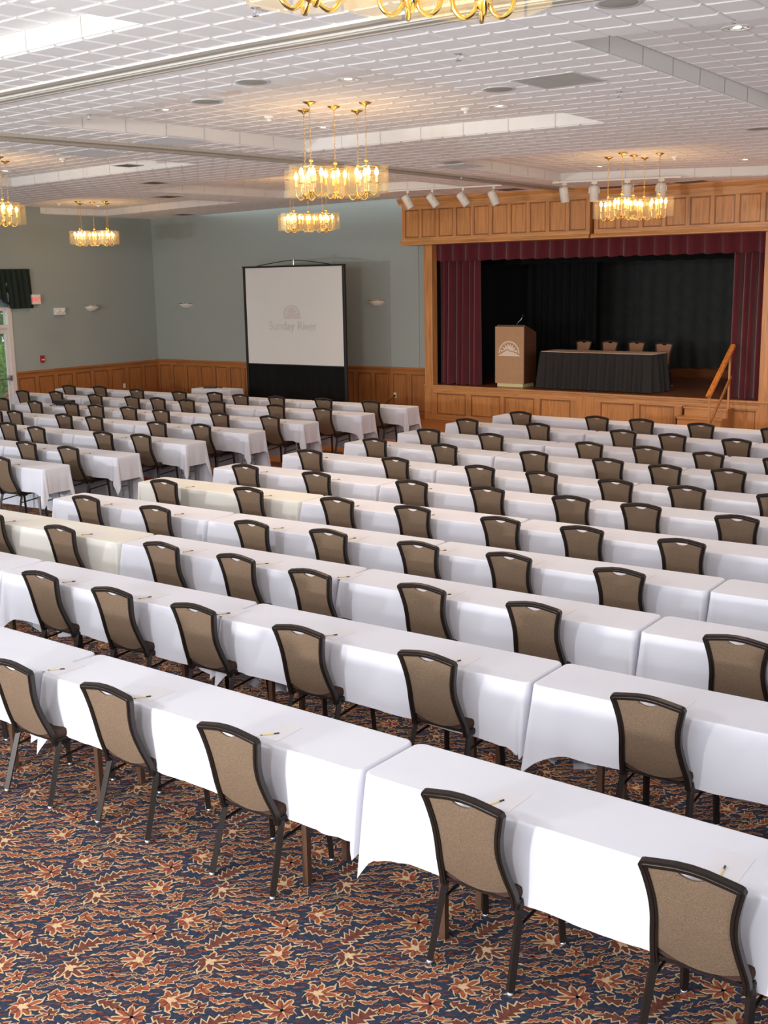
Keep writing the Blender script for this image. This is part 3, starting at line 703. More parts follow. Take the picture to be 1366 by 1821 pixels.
def make_cloth(L, D, lf, rf, seed, m, label, group, x, y, rz, hf=.385, hb=.62, he=.40):
    """white cloth: flat top, drop on four sides, folds at the corners; lf/rf = the left/right end hangs free"""
    rnd = random.Random(seed); rc = .055; z0 = HT+.004
    ph = [rnd.uniform(0, 6.28) for _ in range(8)]
    def nz(s): return .5*math.sin(s*5.1+ph[0])+.3*math.sin(s*11.3+ph[1])+.2*math.sin(s*23+ph[2])
    X, Y = L/2-rc+.002, D/2-rc+.002
    S = []                                   # (px, py, angle, kind, param, seam)
    nF = max(24, int(L*22)); nE = 14; nC = 12; nB = max(16, int(L*12))
    for i in range(nF+1): S.append((lerp(-X, X, i/nF), -Y, -PI/2, 'f', i/nF))
    for i in range(1, nC): S.append((X, -Y, lerp(-PI/2, 0, i/nC), 'c_fr', i/nC))
    for i in range(nE+1): S.append((X, lerp(-Y, Y, i/nE), 0, 'e_r', i/nE))
    for i in range(1, nC): S.append((X, Y, lerp(0, PI/2, i/nC), 'c_br', i/nC))
    for i in range(nB+1): S.append((lerp(X, -X, i/nB), Y, PI/2, 'b', i/nB))
    for i in range(1, nC): S.append((-X, Y, lerp(PI/2, PI, i/nC), 'c_bl', i/nC))
    for i in range(nE+1): S.append((-X, lerp(Y, -Y, i/nE), PI, 'e_l', i/nE))
    for i in range(1, nC): S.append((-X, -Y, lerp(PI, 1.5*PI, i/nC), 'c_fl', i/nC))
    hfl, hfr = hf+rnd.uniform(-.035, .035), hf+rnd.uniform(-.035, .035)
    tilt = rnd.uniform(-.02, .02); tip = {(-1, -1): rnd.uniform(.02, .07), (1, -1): rnd.uniform(-.05, 0), (-1, 1): rnd.uniform(-.02, .06), (1, 1): rnd.uniform(-.08, 0)}
    TS = [0, .02, .05, .12, .28, .48, .70, .88, 1]
    rows = [[] for _ in TS]
    for (px, py, a, k, q) in S:
        fold = 0; out = .004
        if k == 'f': d = lerp(hfl, hfr, q); edge = min(q, 1-q)*L; lft = max(0, 1-q*L/.15); d += .06*lft**1.3+.02*max(0, 1-(1-q)*L/.10)*(0 if rf else 1)+(.04*max(0, 1-edge/.14) if (lf and q < .5) or (rf and q > .5) else 0); fold = .007+.034*max(0, 1-edge/.35)
        elif k == 'b': d = hb+.07*max(0, 1-min(q, 1-q)*L/.3); fold = .02
        elif k[0] == 'e': d = he; fold = .012
        else:
            fr = 'f' in k[2:]; d0 = (hfr+.02 if 'r' in k[3:] else hfl+.06) if fr else hb
            free = (rf if k[3] == 'r' else lf)
            u = q if k in ('c_fr', 'c_bl') else q   # 0..1 around the corner
            tri = 1-abs(2*q-1)
            base = lerp(d0, he, q) if k in ('c_fr', 'c_bl') else lerp(he, d0, q)
            d = base+((.175 if free else .05 if k[3] == 'r' else .12)*tri if fr else .12*tri)
            fold = .012
            out = (.02+.06*tri) if free else .02
        d = min(d, HT-.006)
        seam = (k.endswith('r') and not rf) or (k.endswith('l') and not lf)
        ca, sa = math.cos(a), math.sin(a)
        s = px*1.0+py*2+a*.35
        for j, t in enumerate(TS):
            if t <= .05:
                ang = t/.05*PI/2; rad = rc-.012+.012*math.sin(ang); zz = z0-.012*(1-math.cos(ang)); o = 0
                cx, cy = px+ca*rad, py+sa*rad
                rows[j].append((cx, cy, zz)); continue
            o = out*t**1.3+fold*t*(nz(s*2.3) if k[0] != 'c' else (1.1*math.sin(q*PI*3+ph[3])))
            if k[0] == 'e' and seam: o = .002*t
            if k[0] == 'c' and seam:
                # squeezed between two tables: the spare corner folds out over the front (or back) as a pointed flap
                sx = 1 if px > 0 else -1; sy = -1 if py < 0 else 1
                tri = 1-abs(2*q-1); sd = tip[(sx, sy)]
                cx = px+ca*rc+sx*sd*tri*t; cy = py+sa*rc+sy*(.012+.045*tri)*t**.8*(1 if tri > 0 else 0)
                cx = max(-L/2-.009, min(L/2+.009, cx)) if abs(sa) < .6 and tri < .3 else cx
            else: cx, cy = px+ca*(rc+o), py+sa*(rc+o)
            zz = z0-.012-(d-.012)*t
            if k == 'f': zz += tilt*(q-.5)*t+.008*t*nz(px*.7+3)
            rows[j].append((cx, cy, max(.006, zz)))
    mb = MB(); mb.grid(rows, 0, True, True)
    n = len(S)
    # the flat top as a fan of strips so that soft creases can run along it
    mb.add(rows[0], [list(range(n))], 0, False)
    o = mb.build('tablecloth', m, loc=(x, y, 0), rz=rz)
    return tag(o, label, 'tablecloth', group)
SEAM = {'R1': [-8.17, -5.65, -3.12, -.58], 'R2': [-10.54, -8.03, -5.54, -3.03, -.52], 'R3': [-10.45, -7.97, -5.45, -2.90, -.40], 'R4': [-10.36, -7.99, -5.43, -2.86, -.35],
        'R5': [-10.33, -7.80, -5.25, -2.72], 'R6': [-10.27, -7.65, -5.13, -2.60], 'R7': [-10.22, -7.66, -5.12, -2.60], 'R8': [-10.17, -7.58, -5.03, -2.50],
        'R9': [-10.08, -7.46, -4.92, -2.4], 'R10': [-10.06, -7.49, -4.96, -2.45], 'R11': [-9.90, -7.33, -4.80],
        'L1': [-14.6, -12.12], 'L2': [-16.9, -14.5, -12.05], 'L3': [-17.0, -14.6, -12.12], 'L4': [-19.65, -17.15, -14.66, -12.13], 'L5': [-19.62, -17.1, -14.58, -12.10],
        'L6': [-21.45, -19.2, -16.8, -14.42, -11.97], 'L7': [-21.6, -19.15, -16.75, -14.40, -11.90]}
FRONT = {'R1': (4.155, -3.2), 'R2': (5.70, -5), 'R3': (6.97, -5.4), 'R4': (8.15, -5), 'R5': (9.37, -9), 'R6': (10.61, -9), 'R7': (11.86, -8), 'R8': (13.18, -8), 'R9': (14.40, -8), 'R10': (15.76, -8), 'R11': (17.05, -8),
         'L1': (9.42, -12), 'L2': (10.60, -12), 'L3': (12.00, -12.1), 'L4': (13.37, -12.1), 'L5': (14.70, -12.1), 'L6': (16.15, -12), 'L7': (17.46, -11.9)}
D = .47; seed = 100
IVORY = {('R3', 0), ('R3', 0), ('R5', 0), ('R4', -1), ('R2', -1)}
def front_y(k, x): y, xr = FRONT[k]; return y+SLOPE[k]*(x-xr)
for k, xs in SEAM.items():
    rz = math.atan(SLOPE[k]); n = len(xs)-1
    for i in range(n):
        a, b = xs[i], xs[i+1]; L = b-a-.022; xc = (a+b)/2; yc = front_y(k, xc)+D/2; seed += 1
        which = '%s from left, %s, %s' % (ORD[i+1], rowname(k), blk(k))
        make_table(L, D, 'brown' if k[0] == 'R' else 'grey', ('brown-legged' if k[0] == 'R' else 'grey-legged')+' table under cloth, '+which, 'narrow meeting tables', xc, yc, rz)
        iv = (k, i) in IVORY; hh = (.385, .62, .40) if k[0] == 'R' else (.30, .67, .33)
        make_cloth(L, D, i == 0, i == n-1, seed, M['ivory'] if iv else M['cloth'], ('ivory' if iv else 'white')+' tablecloth, '+which, 'white tablecloths in rows', xc, yc, rz, *hh)

# ---- a pencil at every place, a sheet pad on the nearer tables
pc = empty('pencil'); mb = MB()
mb.tube([(0, -.040, .0035), (0, .022, .0035)], .0036, 6); mb.build('shaft', M['pencil'], pc)
mb = MB(); mb.tube([(0, .022, .0035), (0, .050, .0035)], .0040, 6); tag(mb.build('eraser_end', M['pencildark'], pc), 'dark end of the pencil')
mb = MB(); mb.tube([(0, -.040, .0035), (0, -.052, .0034), (0, -.055, .0034)], [.0036, .0012, .0004], 6); mb.build('tip', M['lead'], pc)
pad = None; rnd = random.Random(9); first = True
for k, lst in CH.items():
    for i, (x, y) in enumerate(lst):
        if x < SEAM[k][0]+.1 or x > SEAM[k][-1]-.05: continue
        yf = front_y(k, x); w = 'by the %s chair from left, %s %s' % (ORD[i+1], rowname(k), blk(k))
        zt = HT+.0045
        if k in ('R1', 'R2', 'R3', 'R4'):
            mb = MB(); mb.box(-.075, -.11, 0, .075, .11, .0012)
            if pad is None: pad = mb.build('paper_sheet', M['paper']); p = pad
            else: p = pad.copy(); COL.objects.link(p)
            p.location = (x+.025, yf+.15, zt); p.rotation_euler.z = rnd.uniform(-.04, .04); zt += .0013
            tag(p, 'white paper sheet '+w, 'paper', 'paper sheets on the tables')
        c = pc if first else copy_tree(pc); first = False
        c.location = (x+.015+rnd.uniform(-.012, .015), yf+.085+rnd.uniform(-.01, .015), zt+.0005); c.rotation_euler.z = -.55+rnd.uniform(-.2, .2)
        if k == 'R1' and i == len(lst)-1: c.rotation_euler.z = .12
        tag(c, 'pencil '+w, 'pencil', 'pencils laid out on the tables')
# ================================================================== STAGE
SO, SA, SZ = (-14.25, 21.60, 0), -.055, .78
def sb(mb, name, m, parent): return mb.build(name, m, parent)
def sthing(name, s=0, t=0, z=0, rz=0):
    c, q = math.cos(SA), math.sin(SA)
    return empty(name, (SO[0]+s*c-t*q, SO[1]+s*q+t*c, z), SA+rz)
st = sthing('stage_platform')
mb = MB()
for i in range(36): mb.box(.05, .03+i*.115, SZ-.03, 8.9, .03+i*.115+.1135, SZ)
sb(mb, 'deck', M['stagewood'], st)
mb = MB(); mb.box(.05, -.06, SZ-.035, 8.9, .03, SZ+.002, 0, .01); mb.box(.05, -.035, SZ-.075, 8.9, .02, SZ-.035, 0, .008); sb(mb, 'nosing', M['oakx'], st)
mb = MB()
mb.box(.05, 0, 0, 8.9, .03, SZ-.04, 0); mb.box(.05, -.022, 0, 8.9, 0, .13, 1, .004); mb.box(.05, -.02, .60, 8.9, 0, .705, 1, .004)
pan = [(.38, 1.16), (1.30, 2.05), (2.16, 2.90), (3.04, 3.76), (4.44, 5.18), (5.29, 6.02), (6.15, 6.9), (7.0, 7.62)]
xs = [.05]+[v for p in pan for v in p]+[8.9]
for i in range(0, len(xs), 2): mb.box(xs[i], -.02, .13, xs[i+1], 0, .60, 0, .004)
mb.box(3.90, -.032, .0, 4.30, 0, .705, 0, .006)
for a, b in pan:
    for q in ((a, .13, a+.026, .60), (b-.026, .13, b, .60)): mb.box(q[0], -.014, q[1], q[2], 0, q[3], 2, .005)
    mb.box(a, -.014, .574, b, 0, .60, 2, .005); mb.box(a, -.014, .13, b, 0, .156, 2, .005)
sb(mb, 'front_panelling', [M['oak'], M['oakx'], M['oakmould_shade']], st)
tag(st, 'raised oak stage with panelled front at the far end of the hall', 'stage')
for nm, s0, s1, lab in (('proscenium_post', .07, .29, 'oak post at the left edge of the stage opening'), ('proscenium_post', 7.66, 7.90, 'oak post at the right edge of the stage opening')):
    p = sthing(nm); mb = MB(); mb.box(s0, -.03, 0, s1, .16, 3.86, 0, .008); mb.box(s0+.05, -.042, .16, s1-.05, -.03, 3.80, 0, .004); mb.box(s0-.006, -.045, 0, s1+.006, .16, .15, 0, .006)
    sb(mb, 'shaft', M['oak'], p); tag(p, lab, 'post')
mb = MB(); mb.box(-.19, .125, 0, .06, .30, 4.75); o = mb.build('wall_back', M['wall'], loc=SO, rz=SA); tag(o, kind='structure')
# panelled header, two sections either side of the partition slot
def header(s0, s1, n, lab):
    h = sthing('stage_header'); t = -.5; z0, z1 = 3.82, czat(SO[0]+(s0+s1)/2, 21)-.012
    mb = MB(); mb.box(s0, t, z0+.02, s1, .12, z1, 0); mb.box(s0, t-.02, z0+.05, s1, t, z0+.14, 1, .003); mb.box(s0, t-.02, z1-.24, s1, t, z1-.08, 1, .003)
    w = (s1-s0-.08)/n
    for i in range(n+1): mb.box(s0+i*w, t-.02, z0+.14, s0+i*w+.08, t, z1-.24, 0, .003)
    for i in range(n):
        a, b = s0+i*w+.08, s0+(i+1)*w
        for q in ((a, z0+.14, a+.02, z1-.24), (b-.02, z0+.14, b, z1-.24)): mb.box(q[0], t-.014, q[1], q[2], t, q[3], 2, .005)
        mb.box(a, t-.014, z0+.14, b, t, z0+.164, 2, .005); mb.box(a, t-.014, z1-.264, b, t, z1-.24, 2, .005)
    sb(mb, 'panelling', [M['oak'], M['oakx'], M['oakmould_shade']], h)
    mb = MB()
    prof = [(0, z1-.13), (.03, z1-.13), (.035, z1-.10), (.08, z1-.045), (.09, z1-.03), (.09, z1), (0, z1)]
    mb.prism([(t-a, b) for a, b in prof], s0-.08, s1, 0, 'x'); sb(mb, 'crown_moulding', M['oakx'], h)
    mb = MB(); prof = [(0, z0+.07), (.03, z0+.06), (.045, z0+.02), (.06, z0+.015), (.06, z0-.01), (-.6, z0-.01), (-.6, z0+.02), (0, z0+.02)]
    mb.prism([(t-a, b) for a, b in prof], s0-.06, s1, 0, 'x'); sb(mb, 'bottom_moulding', M['oakx'], h)
    return tag(h, lab, 'panelling')
header(-.14, 4.40, 10, 'panelled oak header over the left half of the stage')
header(4.50, 9.2, 10, 'panelled oak header over the right half of the stage')
# velvet
def drape(name, s0, s1, t, z0, z1, folds, amp, m, lab, cat, box=False, seed=0, hem=None):
    d = sthing(name); rnd = random.Random(seed); N = folds*8; ph = [rnd.uniform(0, 6) for _ in range(4)]; rows = []
    for j in range(9):
        z = lerp(z1, z0, j/8); r = []
        for i in range(N+1):
            u = i/N; a = u*folds*2*PI+.6*math.sin(u*9+ph[0])
            w = (math.tanh(2.5*math.sin(a)) if box else math.sin(a)+.35*math.sin(a*.5+ph[1]))
            k = amp*(.55+.45*j/8)
            zz = z if j < 8 else z+.012*math.sin(a)
            r.append((lerp(s0, s1, u)+.3*k*math.cos(a)*(0 if box else 1), t+k*w+.01*math.sin(u*5+j*.3), zz))
        rows.append(r)
    mb = MB(); mb.grid(rows); mb.build('fabric', m, d, fix=False)
    if hem:
        mb = MB(); mb.tube([(s0, t, z1-.01), (s1, t, z1-.01)], .02, 8); mb.build('curtain_rail', M['blackmetal'], d)
    return tag(d, lab, cat)
drape('stage_valance', .28, 7.68, .10, 3.46, 3.90, 22, .055, M['burgundy'], 'burgundy pleated velvet valance across the top of the stage', 'curtain', True, 1, True)
drape('stage_curtain', .26, 1.30, .34, SZ+.015, 3.86, 6, .10, M['burgundy'], 'burgundy velvet curtain gathered at the left side of the stage', 'curtain', False, 2, True)
drape('stage_curtain', 6.92, 7.68, .34, SZ+.015, 3.86, 5, .10, M['burgundy'], 'burgundy velvet curtain gathered at the right side of the stage', 'curtain', False, 3, True)
drape('backdrop', .2, 9.2, 4.20, SZ+.22, 4.15, 26, .02, M['blackscreen'], 'charcoal black backdrop drape at the rear of the stage', 'curtain', False, 4)
mb = MB(); mb.box(.05, 4.25, SZ-.1, 9.3, 4.32, SZ+.26, 0); mb.box(.05, 4.168, SZ-.1, 9.3, 4.25, SZ+.20, 1); o = mb.build('trim_6', [M['stagewood'], M['stagewood']], loc=SO, rz=SA); tag(o, kind='structure')
drape('side_drape', 1.2, 2.9, 2.6, SZ+.015, 4.15, 9, .04, M['blackcloth'], 'black side drape standing behind the lectern on stage', 'curtain', False, 5)
d = drape('border_drape', .2, 9.0, 1.9, 3.38, 4.15, 20, .02, M['blackcloth'], 'black border drape hanging above the middle of the stage', 'curtain', False, 6, True)
mb = MB(); mb.box(.05, .2, 4.2, 9.3, 4.4, 4.25); o = mb.build('ceiling', M['black'], loc=SO, rz=SA); tag(o, kind='structure')
mb = MB(); mb.box(-.03, .2, 0, .048, 4.4, 4.19); o = mb.build('wall_stage_left', M['black'], loc=SO, rz=SA); tag(o, kind='structure')
mb = MB(); mb.box(.05, 4.34, 0, 9.3, 4.42, 4.25); o = mb.build('wall_stage', M['black'], loc=SO, rz=SA); tag(o, kind='structure')
# ---- lectern
def emblem(w, axis_y, mb, mi=0, th=.004):
    """half-round sun over a mountain: arch, rays, ridge; outlines in x,z, width w, base at z=0"""
    k = w/2
    outer = arc(0, .22*k, k*.92, PI*1.02, -PI*.02, 28); inner = arc(0, .22*k, k*.82, -PI*.02, PI*1.02, 28)
    outer = [(x, max(z, .19*k)) for x, z in outer]; inner = [(x, max(z, .19*k)) for x, z in inner]
    for i in range(28):
        o0, o1 = outer[i], outer[i+1]; i0, i1 = inner[28-i], inner[27-i]
        mb.prism([o0, o1, i1, i0], axis_y-th, axis_y, mi, 'y')
    # sun with eight pointed rays
    pts = []; c = (0.0, .30*k)
    for i in range(8):
        a = PI*(.06+.88*i/7)
        if i: b = a-PI*.063; pts.append((c[0]+.43*k*math.cos(b), c[1]+.43*k*math.sin(b)))
        pts.append((c[0]+.76*k*math.cos(a), c[1]+.74*k*math.sin(a)))
    ridge = [(-.72*k, .30*k), (-.30*k, .46*k), (-.14*k, .54*k), (.02*k, .46*k), (.14*k, .38*k), (.24*k, .43*k), (.72*k, .26*k)]
    mb.prism(pts[::-1][::-1]+ridge, axis_y-th, axis_y, mi, 'y')
    hill = [(-1.0*k, 0), (1.0*k, 0), (.80*k, .12*k), (.26*k, .35*k), (.16*k, .30*k), (.03*k, .37*k), (-.14*k, .46*k), (-.30*k, .37*k), (-.76*k, .14*k)]
    mb.prism(hill, axis_y-th, axis_y, mi, 'y')
lec = sthing('lectern', 2.08, .30, SZ, .02)
mb = MB()
body = [(0, .075), (0, 1.28), (.06, 1.29), (.50, 1.14), (.50, .075)]
mb.prism([(a, b) for a, b in body], -.355, .355, 0, 'x'); sb(mb, 'body', M['lectern'], lec)
mb = MB()
mb.prism([(.002, .08), (.002, 1.28), (.06, 1.288), (.498, 1.137), (.498, .08)], .355, .372, 0, 'x'); sb(mb, 'side_panel', M['lecterndark'], lec)
mb = MB(); mb.box(-.31, .015, 0, .33, .48, .078, 0, .004); sb(mb, 'plinth', M['cream'], lec)
mb = MB(); emblem(.56, -.001, mb); mb.v = [(x-.005, y, z+.66) for x, y, z in mb.v]; sb(mb, 'emblem', M['logo'], lec)
mb = MB(); mb.prism([(.06, 1.291), (.50, 1.141), (.50, 1.165), (.06, 1.315)], -.34, .35, 0, 'x'); sb(mb, 'reading_shelf', M['lecterndark'], lec)
tag(lec, 'tan laminate lectern with a pale sun emblem at left on stage', 'lectern')
mi = sthing('microphone', 2.13, .52, SZ+1.253); mb = MB(); mb.lathe([(0, 0), (.03, 0), (.03, .012), (.01, .02), (0, .02)], n=12); sb(mb, 'base', M['black'], mi)
mb = MB(); mb.tube(smooth_path([(0, 0, .01), (.0, 0, .06), (.04, .0, .12), (.09, .02, .17), (.11, .03, .22)], 5), .006, 7); sb(mb, 'gooseneck', M['chrome'], mi)
mb = MB(); mb.tube([(.108, .028, .215), (.116, .033, .24), (.132, .042, .275)], [.008, .013, .011], 8); sb(mb, 'capsule', M['black'], mi)
tag(mi, 'thin gooseneck microphone on top of the lectern', 'microphone')
# ---- panel table on stage
pt = sthing('panel_table', 4.05, .76, SZ); mb = MB(); mb.box(-1.27, -.34, .735, 1.27, .34, .762, 0, .006); sb(mb, 'tabletop', M['laminate'], pt)
for sx in (-1, 1):
    for sy in (-1, 1):
        mb = MB(); mb.tube([(sx*1.0, sy*.26, .736), (sx*1.0, sy*.26, 0)], .016, 8); sb(mb, 'leg', M['greymetal'], pt)
tag(pt, 'long panel table on stage hidden under black skirting', 'table')
tc = sthing('tablecloth', 4.05, .76, SZ); mb = MB(); P = roundrect(2.60, .72, .12); mb.prism(P, .762, .772, 0); sb(mb, 'cloth_top', M['peach'], tc); tag(tc, 'peach tablecloth on the panel table on stage', 'tablecloth')
sk = sthing('table_skirt', 4.05, .76, SZ); mb = MB(); P = roundrect(2.62, .74, .13, 12); C_ = []
per = [0]
Q = []
for i in range(len(P)):
    a, b = P[i], P[(i+1) % len(P)]; L = math.hypot(b[0]-a[0], b[1]-a[1]); m_ = max(1, int(L/.018))
    for j in range(m_): Q.append((lerp(a[0], b[0], j/m_), lerp(a[1], b[1], j/m_)))
rows = []; acc = 0
for j, (z, am, fl) in enumerate(((.765, .004, 0), (.70, .016, .004), (.55, .028, .012), (.35, .034, .028), (.15, .040, .045), (.012, .042, .06))):
    r = []; acc = 0
    for i, (x, y) in enumerate(Q):
        x0, y0 = Q[i-1]; acc += math.hypot(x-x0, y-y0) if i else 0
        n_ = Vector((x-max(-1.1, min(1.1, x)), y-max(-.22, min(.22, y)), 0)); n_ = n_.normalized() if n_.length > 1e-6 else Vector((0, -1, 0))
        w = math.sin(acc*2*PI/.20)+.3*math.sin(acc*2*PI/.31+1); o = am*w+fl; r.append((x+n_.x*o, y+n_.y*o, z))
    rows.append(r)
mb.grid(rows, 0, True, True); sb(mb, 'pleats', M['skirt'], sk); tag(sk, 'black pleated skirt around the panel table on stage', 'table skirt')
tanfront = mat('rust_tan_front_fabric', (176, 128, 100), .9, spec=.1, noise=(420, .2))
sc0 = make_chair('banquet_chair', 'x', tanfront)
# hand slot reads dark from the front
for i, (s, t) in enumerate(((2.75, 2.36), (3.40, 2.36), (4.04, 2.36), (4.80, 2.10))):
    c = sc0 if i == 0 else copy_tree(sc0); q = sthing('x', s, t, SZ); c.location = q.location; c.rotation_euler.z = SA+PI; bpy.data.objects.remove(q)
    tag(c, ('%s of four tan banquet chairs behind the skirted table on stage, from left' % ORD[i+1]), 'chair', 'chairs on the stage')
# ---- steps with handrail
sp = sthing('stage_steps'); zs = [(.64, -.28), (.475, -.55), (.31, -.82), (.15, -1.09)]
for i, (z, t) in enumerate(zs):
    mb = MB(); a = 6.30+.0*i; mb.box(a-.02*i+.03, t-.02, z-.032, 7.20+.0*i, -.024, z, 0, .008); mb.build('tread', M['oakx'], sp)
    mb = MB(); mb.box(a-.02*i+.05, t, (zs[i+1][0] if i < 3 else 0), 7.17, t+.02, z-.032, 0); mb.build('riser', M['oakx'], sp)
mb = MB(); mb.prism([(-.025, 0), (-.025, .638)]+[p for (z, t), (z2, t2) in zip(zs, zs[1:]+[(0, 0)]) for p in ((t-.008, z-.002), (t-.008, z2-.002))], 7.17, 7.205, 0, 'x'); mb.build('side_board', M['oakdark'], sp)
mb = MB(); mb.prism([(-.025, 0), (-.025, .638)]+[p for (z, t), (z2, t2) in zip(zs, zs[1:]+[(0, 0)]) for p in ((t-.008, z-.002), (t-.008, z2-.002))], 6.27, 6.30, 0, 'x'); mb.build('side_board', M['oakdark'], sp)
tag(sp, 'light oak steps up to the stage at right', 'steps')
hr = sthing('handrail')
for s, t, z0, z1 in ((7.14, -1.0, .145, 1.0), (7.15, -.16, .64, 1.66)):
    mb = MB(); mb.tube([(s, t, z0), (s, t, z1)], .02, sq=(.032, .032)); mb.box(s-.03, t-.03, z0, s+.03, t+.03, z0+.012); mb.build('post', M['oak'], hr)
mb = MB(); mb.tube([(7.14, -1.08, .93), (7.15, -.03, 1.79)], .03, sq=(.085, .05)); tag(mb.build('top_rail', oak('oak_handrail', (196, 116, 44), 'y'), hr), 'orange oak rail')
mb = MB(); mb.tube([(7.145, -1.0, .40), (7.155, -.10, 1.22)], .02, sq=(.03, .045)); mb.build('lower_rail', M['oakdark'], hr)
tag(hr, 'sloping oak handrail beside the stage steps', 'handrail')

# ================================================================== BACK WALL
ps = empty('projection_screen', (-16.63, 20.0, 0)); W2 = 1.42
mb = MB(); rows = []
for j in range(15):
    z = lerp(3.40, 1.25, j/14); rows.append([(lerp(-W2+.04, W2-.04, i/24), .004*math.sin(i*.5+j*.12)*math.sin(PI*i/24)+.0015*math.sin(i*1.1-j*.35), z) for i in range(25)])
mb.grid(rows); mb.build('screen_surface', M['screenwhite'], ps, fix=False)
mb = MB(); rows = [[(lerp(-W2+.03, W2-.03, i/24), .02+.015*math.sin(i*.9+j*.2), z) for i in range(25)] for j, z in enumerate((1.25, .9, .5, .03))]
mb.grid(rows); mb.build('lower_drape', M['blackcloth'], ps, fix=False)
mb = MB(); mb.box(-W2-.03, -.03, 3.40, W2+.03, .05, 3.44, 0, .006)
for s in (-1, 1): mb.box(s*W2-.03, -.012, .03, s*W2+.03, .05, 3.41, 0, .006)
mb.box(-W2, -.005, 1.235, W2, .03, 1.26, 0); mb.build('frame', M['blackmetal'], ps)
mb = MB(); mb.tube([(0, .06, .03), (0, .06, 3.60)], .016, 8); mb.box(-.03, .035, 3.56, .03, .085, 3.62, 0, .005); mb.build('mast', M['chrome'], ps)
mb = MB(); mb.tube(smooth_path([(-1.05, .03, 3.44), (-.5, .05, 3.51), (0, .06, 3.545), (.5, .05, 3.51), (1.05, .03, 3.44)], 6), .010, 6); mb.build('top_brace', M['blackmetal'], ps)
for s in (-1, 1):
    mb = MB(); mb.tube([(s*W2, -.45, .015), (s*W2, .55, .015)], .02, sq=(.04, .03)); mb.build('foot', M['blackmetal'], ps)
mb = MB(); emblem(.52, -.007, mb, 0, .0005); mb.v = [(x-.05, y, z+2.28) for x, y, z in mb.v]; mb.build('printed_emblem', [M['projected']], ps)
def text(name, body, size, m, parent, loc, font_ext=0):
    cu = bpy.data.curves.new(name, 'FONT'); cu.body = body; cu.size = size; cu.align_x = 'CENTER'; cu.extrude = .0006
    t = bpy.data.objects.new(name, cu); COL.objects.link(t); dg = bpy.context.evaluated_depsgraph_get()
    me = bpy.data.meshes.new_from_object(t.evaluated_get(dg)); bpy.data.objects.remove(t)
    o = bpy.data.objects.new(name, me); COL.objects.link(o); me.materials.clear(); me.materials.append(m); o.parent = parent; o.location = loc; o.rotation_euler = (PI/2, 0, 0)
    return o
text('printed_lettering', 'Sunday River', .265, M['projected2'], ps, (-.03, -.0072, 2.03))
tag(ps, 'large projection screen with black frame and black lower drape by wall', 'projection screen')
# wall sconces
def sconce(x, y, z, rz, lab):
    s = empty('wall_sconce', (x, y, z), rz); mb = MB(); prof = [(.0, -.125), (.08, -.115), (.15, -.075), (.195, -.02), (.205, .0), (.195, .0), (.14, -.065), (.07, -.1), (0, -.11)]
    mb.lathe(prof, (0, 0, 0), 20, 0, PI, 2*PI); mb.build('bowl', M['sconce'], s)
    mb = MB(); mb.lathe([(.197, .0), (.212, .0), (.212, .018), (.197, .018), (.197, .0)], (0, 0, 0), 20, 0, PI, 2*PI); mb.build('rim', M['brass'], s)
    mb = MB(); mb.box(-.05, -.03, -.09, .05, 0, -.01, 0, .006); mb.tube([(-.06, -.06, -.08), (-.06, -.06, .03)], .02, 8); mb.tube([(.06, -.06, -.08), (.06, -.06, .03)], .02, 8); mb.build('lamp_holder', M['white'], s)
    return tag(s, lab, 'wall lamp', 'half-bowl wall sconces')
sconce(-21.62, YB, 2.57, 0, 'white half-bowl sconce on back wall left of the projection screen')
sconce(-15.56, YB, 2.62, 0, 'white half-bowl sconce on back wall right of the projection screen')
sconce(XL, 19.55, 2.57, PI/2, 'white half-bowl sconce on the left wall near the corner')
e = empty('exit_sign', (XL, 17.83, 2.78), PI/2); mb = MB(); mb.box(-.13, -.09, -.115, .13, 0, .115, 0, .01); mb.build('housing', M['white'], e)
mb = MB(); mb.box(-.118, -.094, -.10, .118, -.09, .10); mb.build('face', M['exitface'], e)
o = text('lettering', 'EXIT', .135, M['exitred'], e, (0, -.0955, -.048)); tag(e, 'small exit sign with red letters on left wall beside the green pelmet', 'exit sign')
e = empty('emergency_light', (XL, 18.52, 2.48), PI/2); mb = MB(); mb.box(-.15, -.09, -.085, .15, 0, .085, 0, .015); mb.build('housing', M['white'], e)
for s in (-1, 1):
    mb = MB(); mb.lathe([(0, .03), (.035, .03), (.045, 0), (.03, -.02), (0, -.02)], (s*.08, -.09, .0), 12); mb.build('lamp_head', M['white'], e)
tag(e, 'cream emergency light box on left wall between exit sign and sconce', 'emergency light')
e = empty('fire_alarm_pull', (XL, 17.92, 1.37), PI/2); mb = MB(); mb.box(-.05, -.05, -.085, .05, 0, .085, 0, .008); mb.build('housing', M['red'], e)
mb = MB(); mb.box(-.035, -.062, -.03, .035, -.05, .0, 0, .004); mb.build('handle', M['white'], e); tag(e, 'small red fire alarm pull station low on the left wall', 'fire alarm')
def outlet(x, y, z, rz, lab):
    e = empty('wall_outlet', (x, y, z), rz); mb = MB(); mb.box(-.04, -.012, -.06, .04, 0, .06, 0, .004); mb.build('cover_plate', M['cream'] if rz == 0 else M['white'], e)
    for dz in (-.025, .025):
        mb = MB(); mb.lathe([(0, -.003), (.016, -.003), (.016, .003), (0, .003)], (0, -.013, dz), 12); mb.v = [(x_, -.013-(z_-dz), dz+(y_+.013)) for x_, y_, z_ in mb.v]; mb.build('socket', M['white'], e)
    return tag(e, lab, 'outlet')
outlet(-15.08, YB-.03, .49, 0, 'cream wall outlet in oak wainscot right of the projection screen')
outlet(XL+.03, 20.44, .52, PI/2, 'white wall outlet in the left wall wainscot')
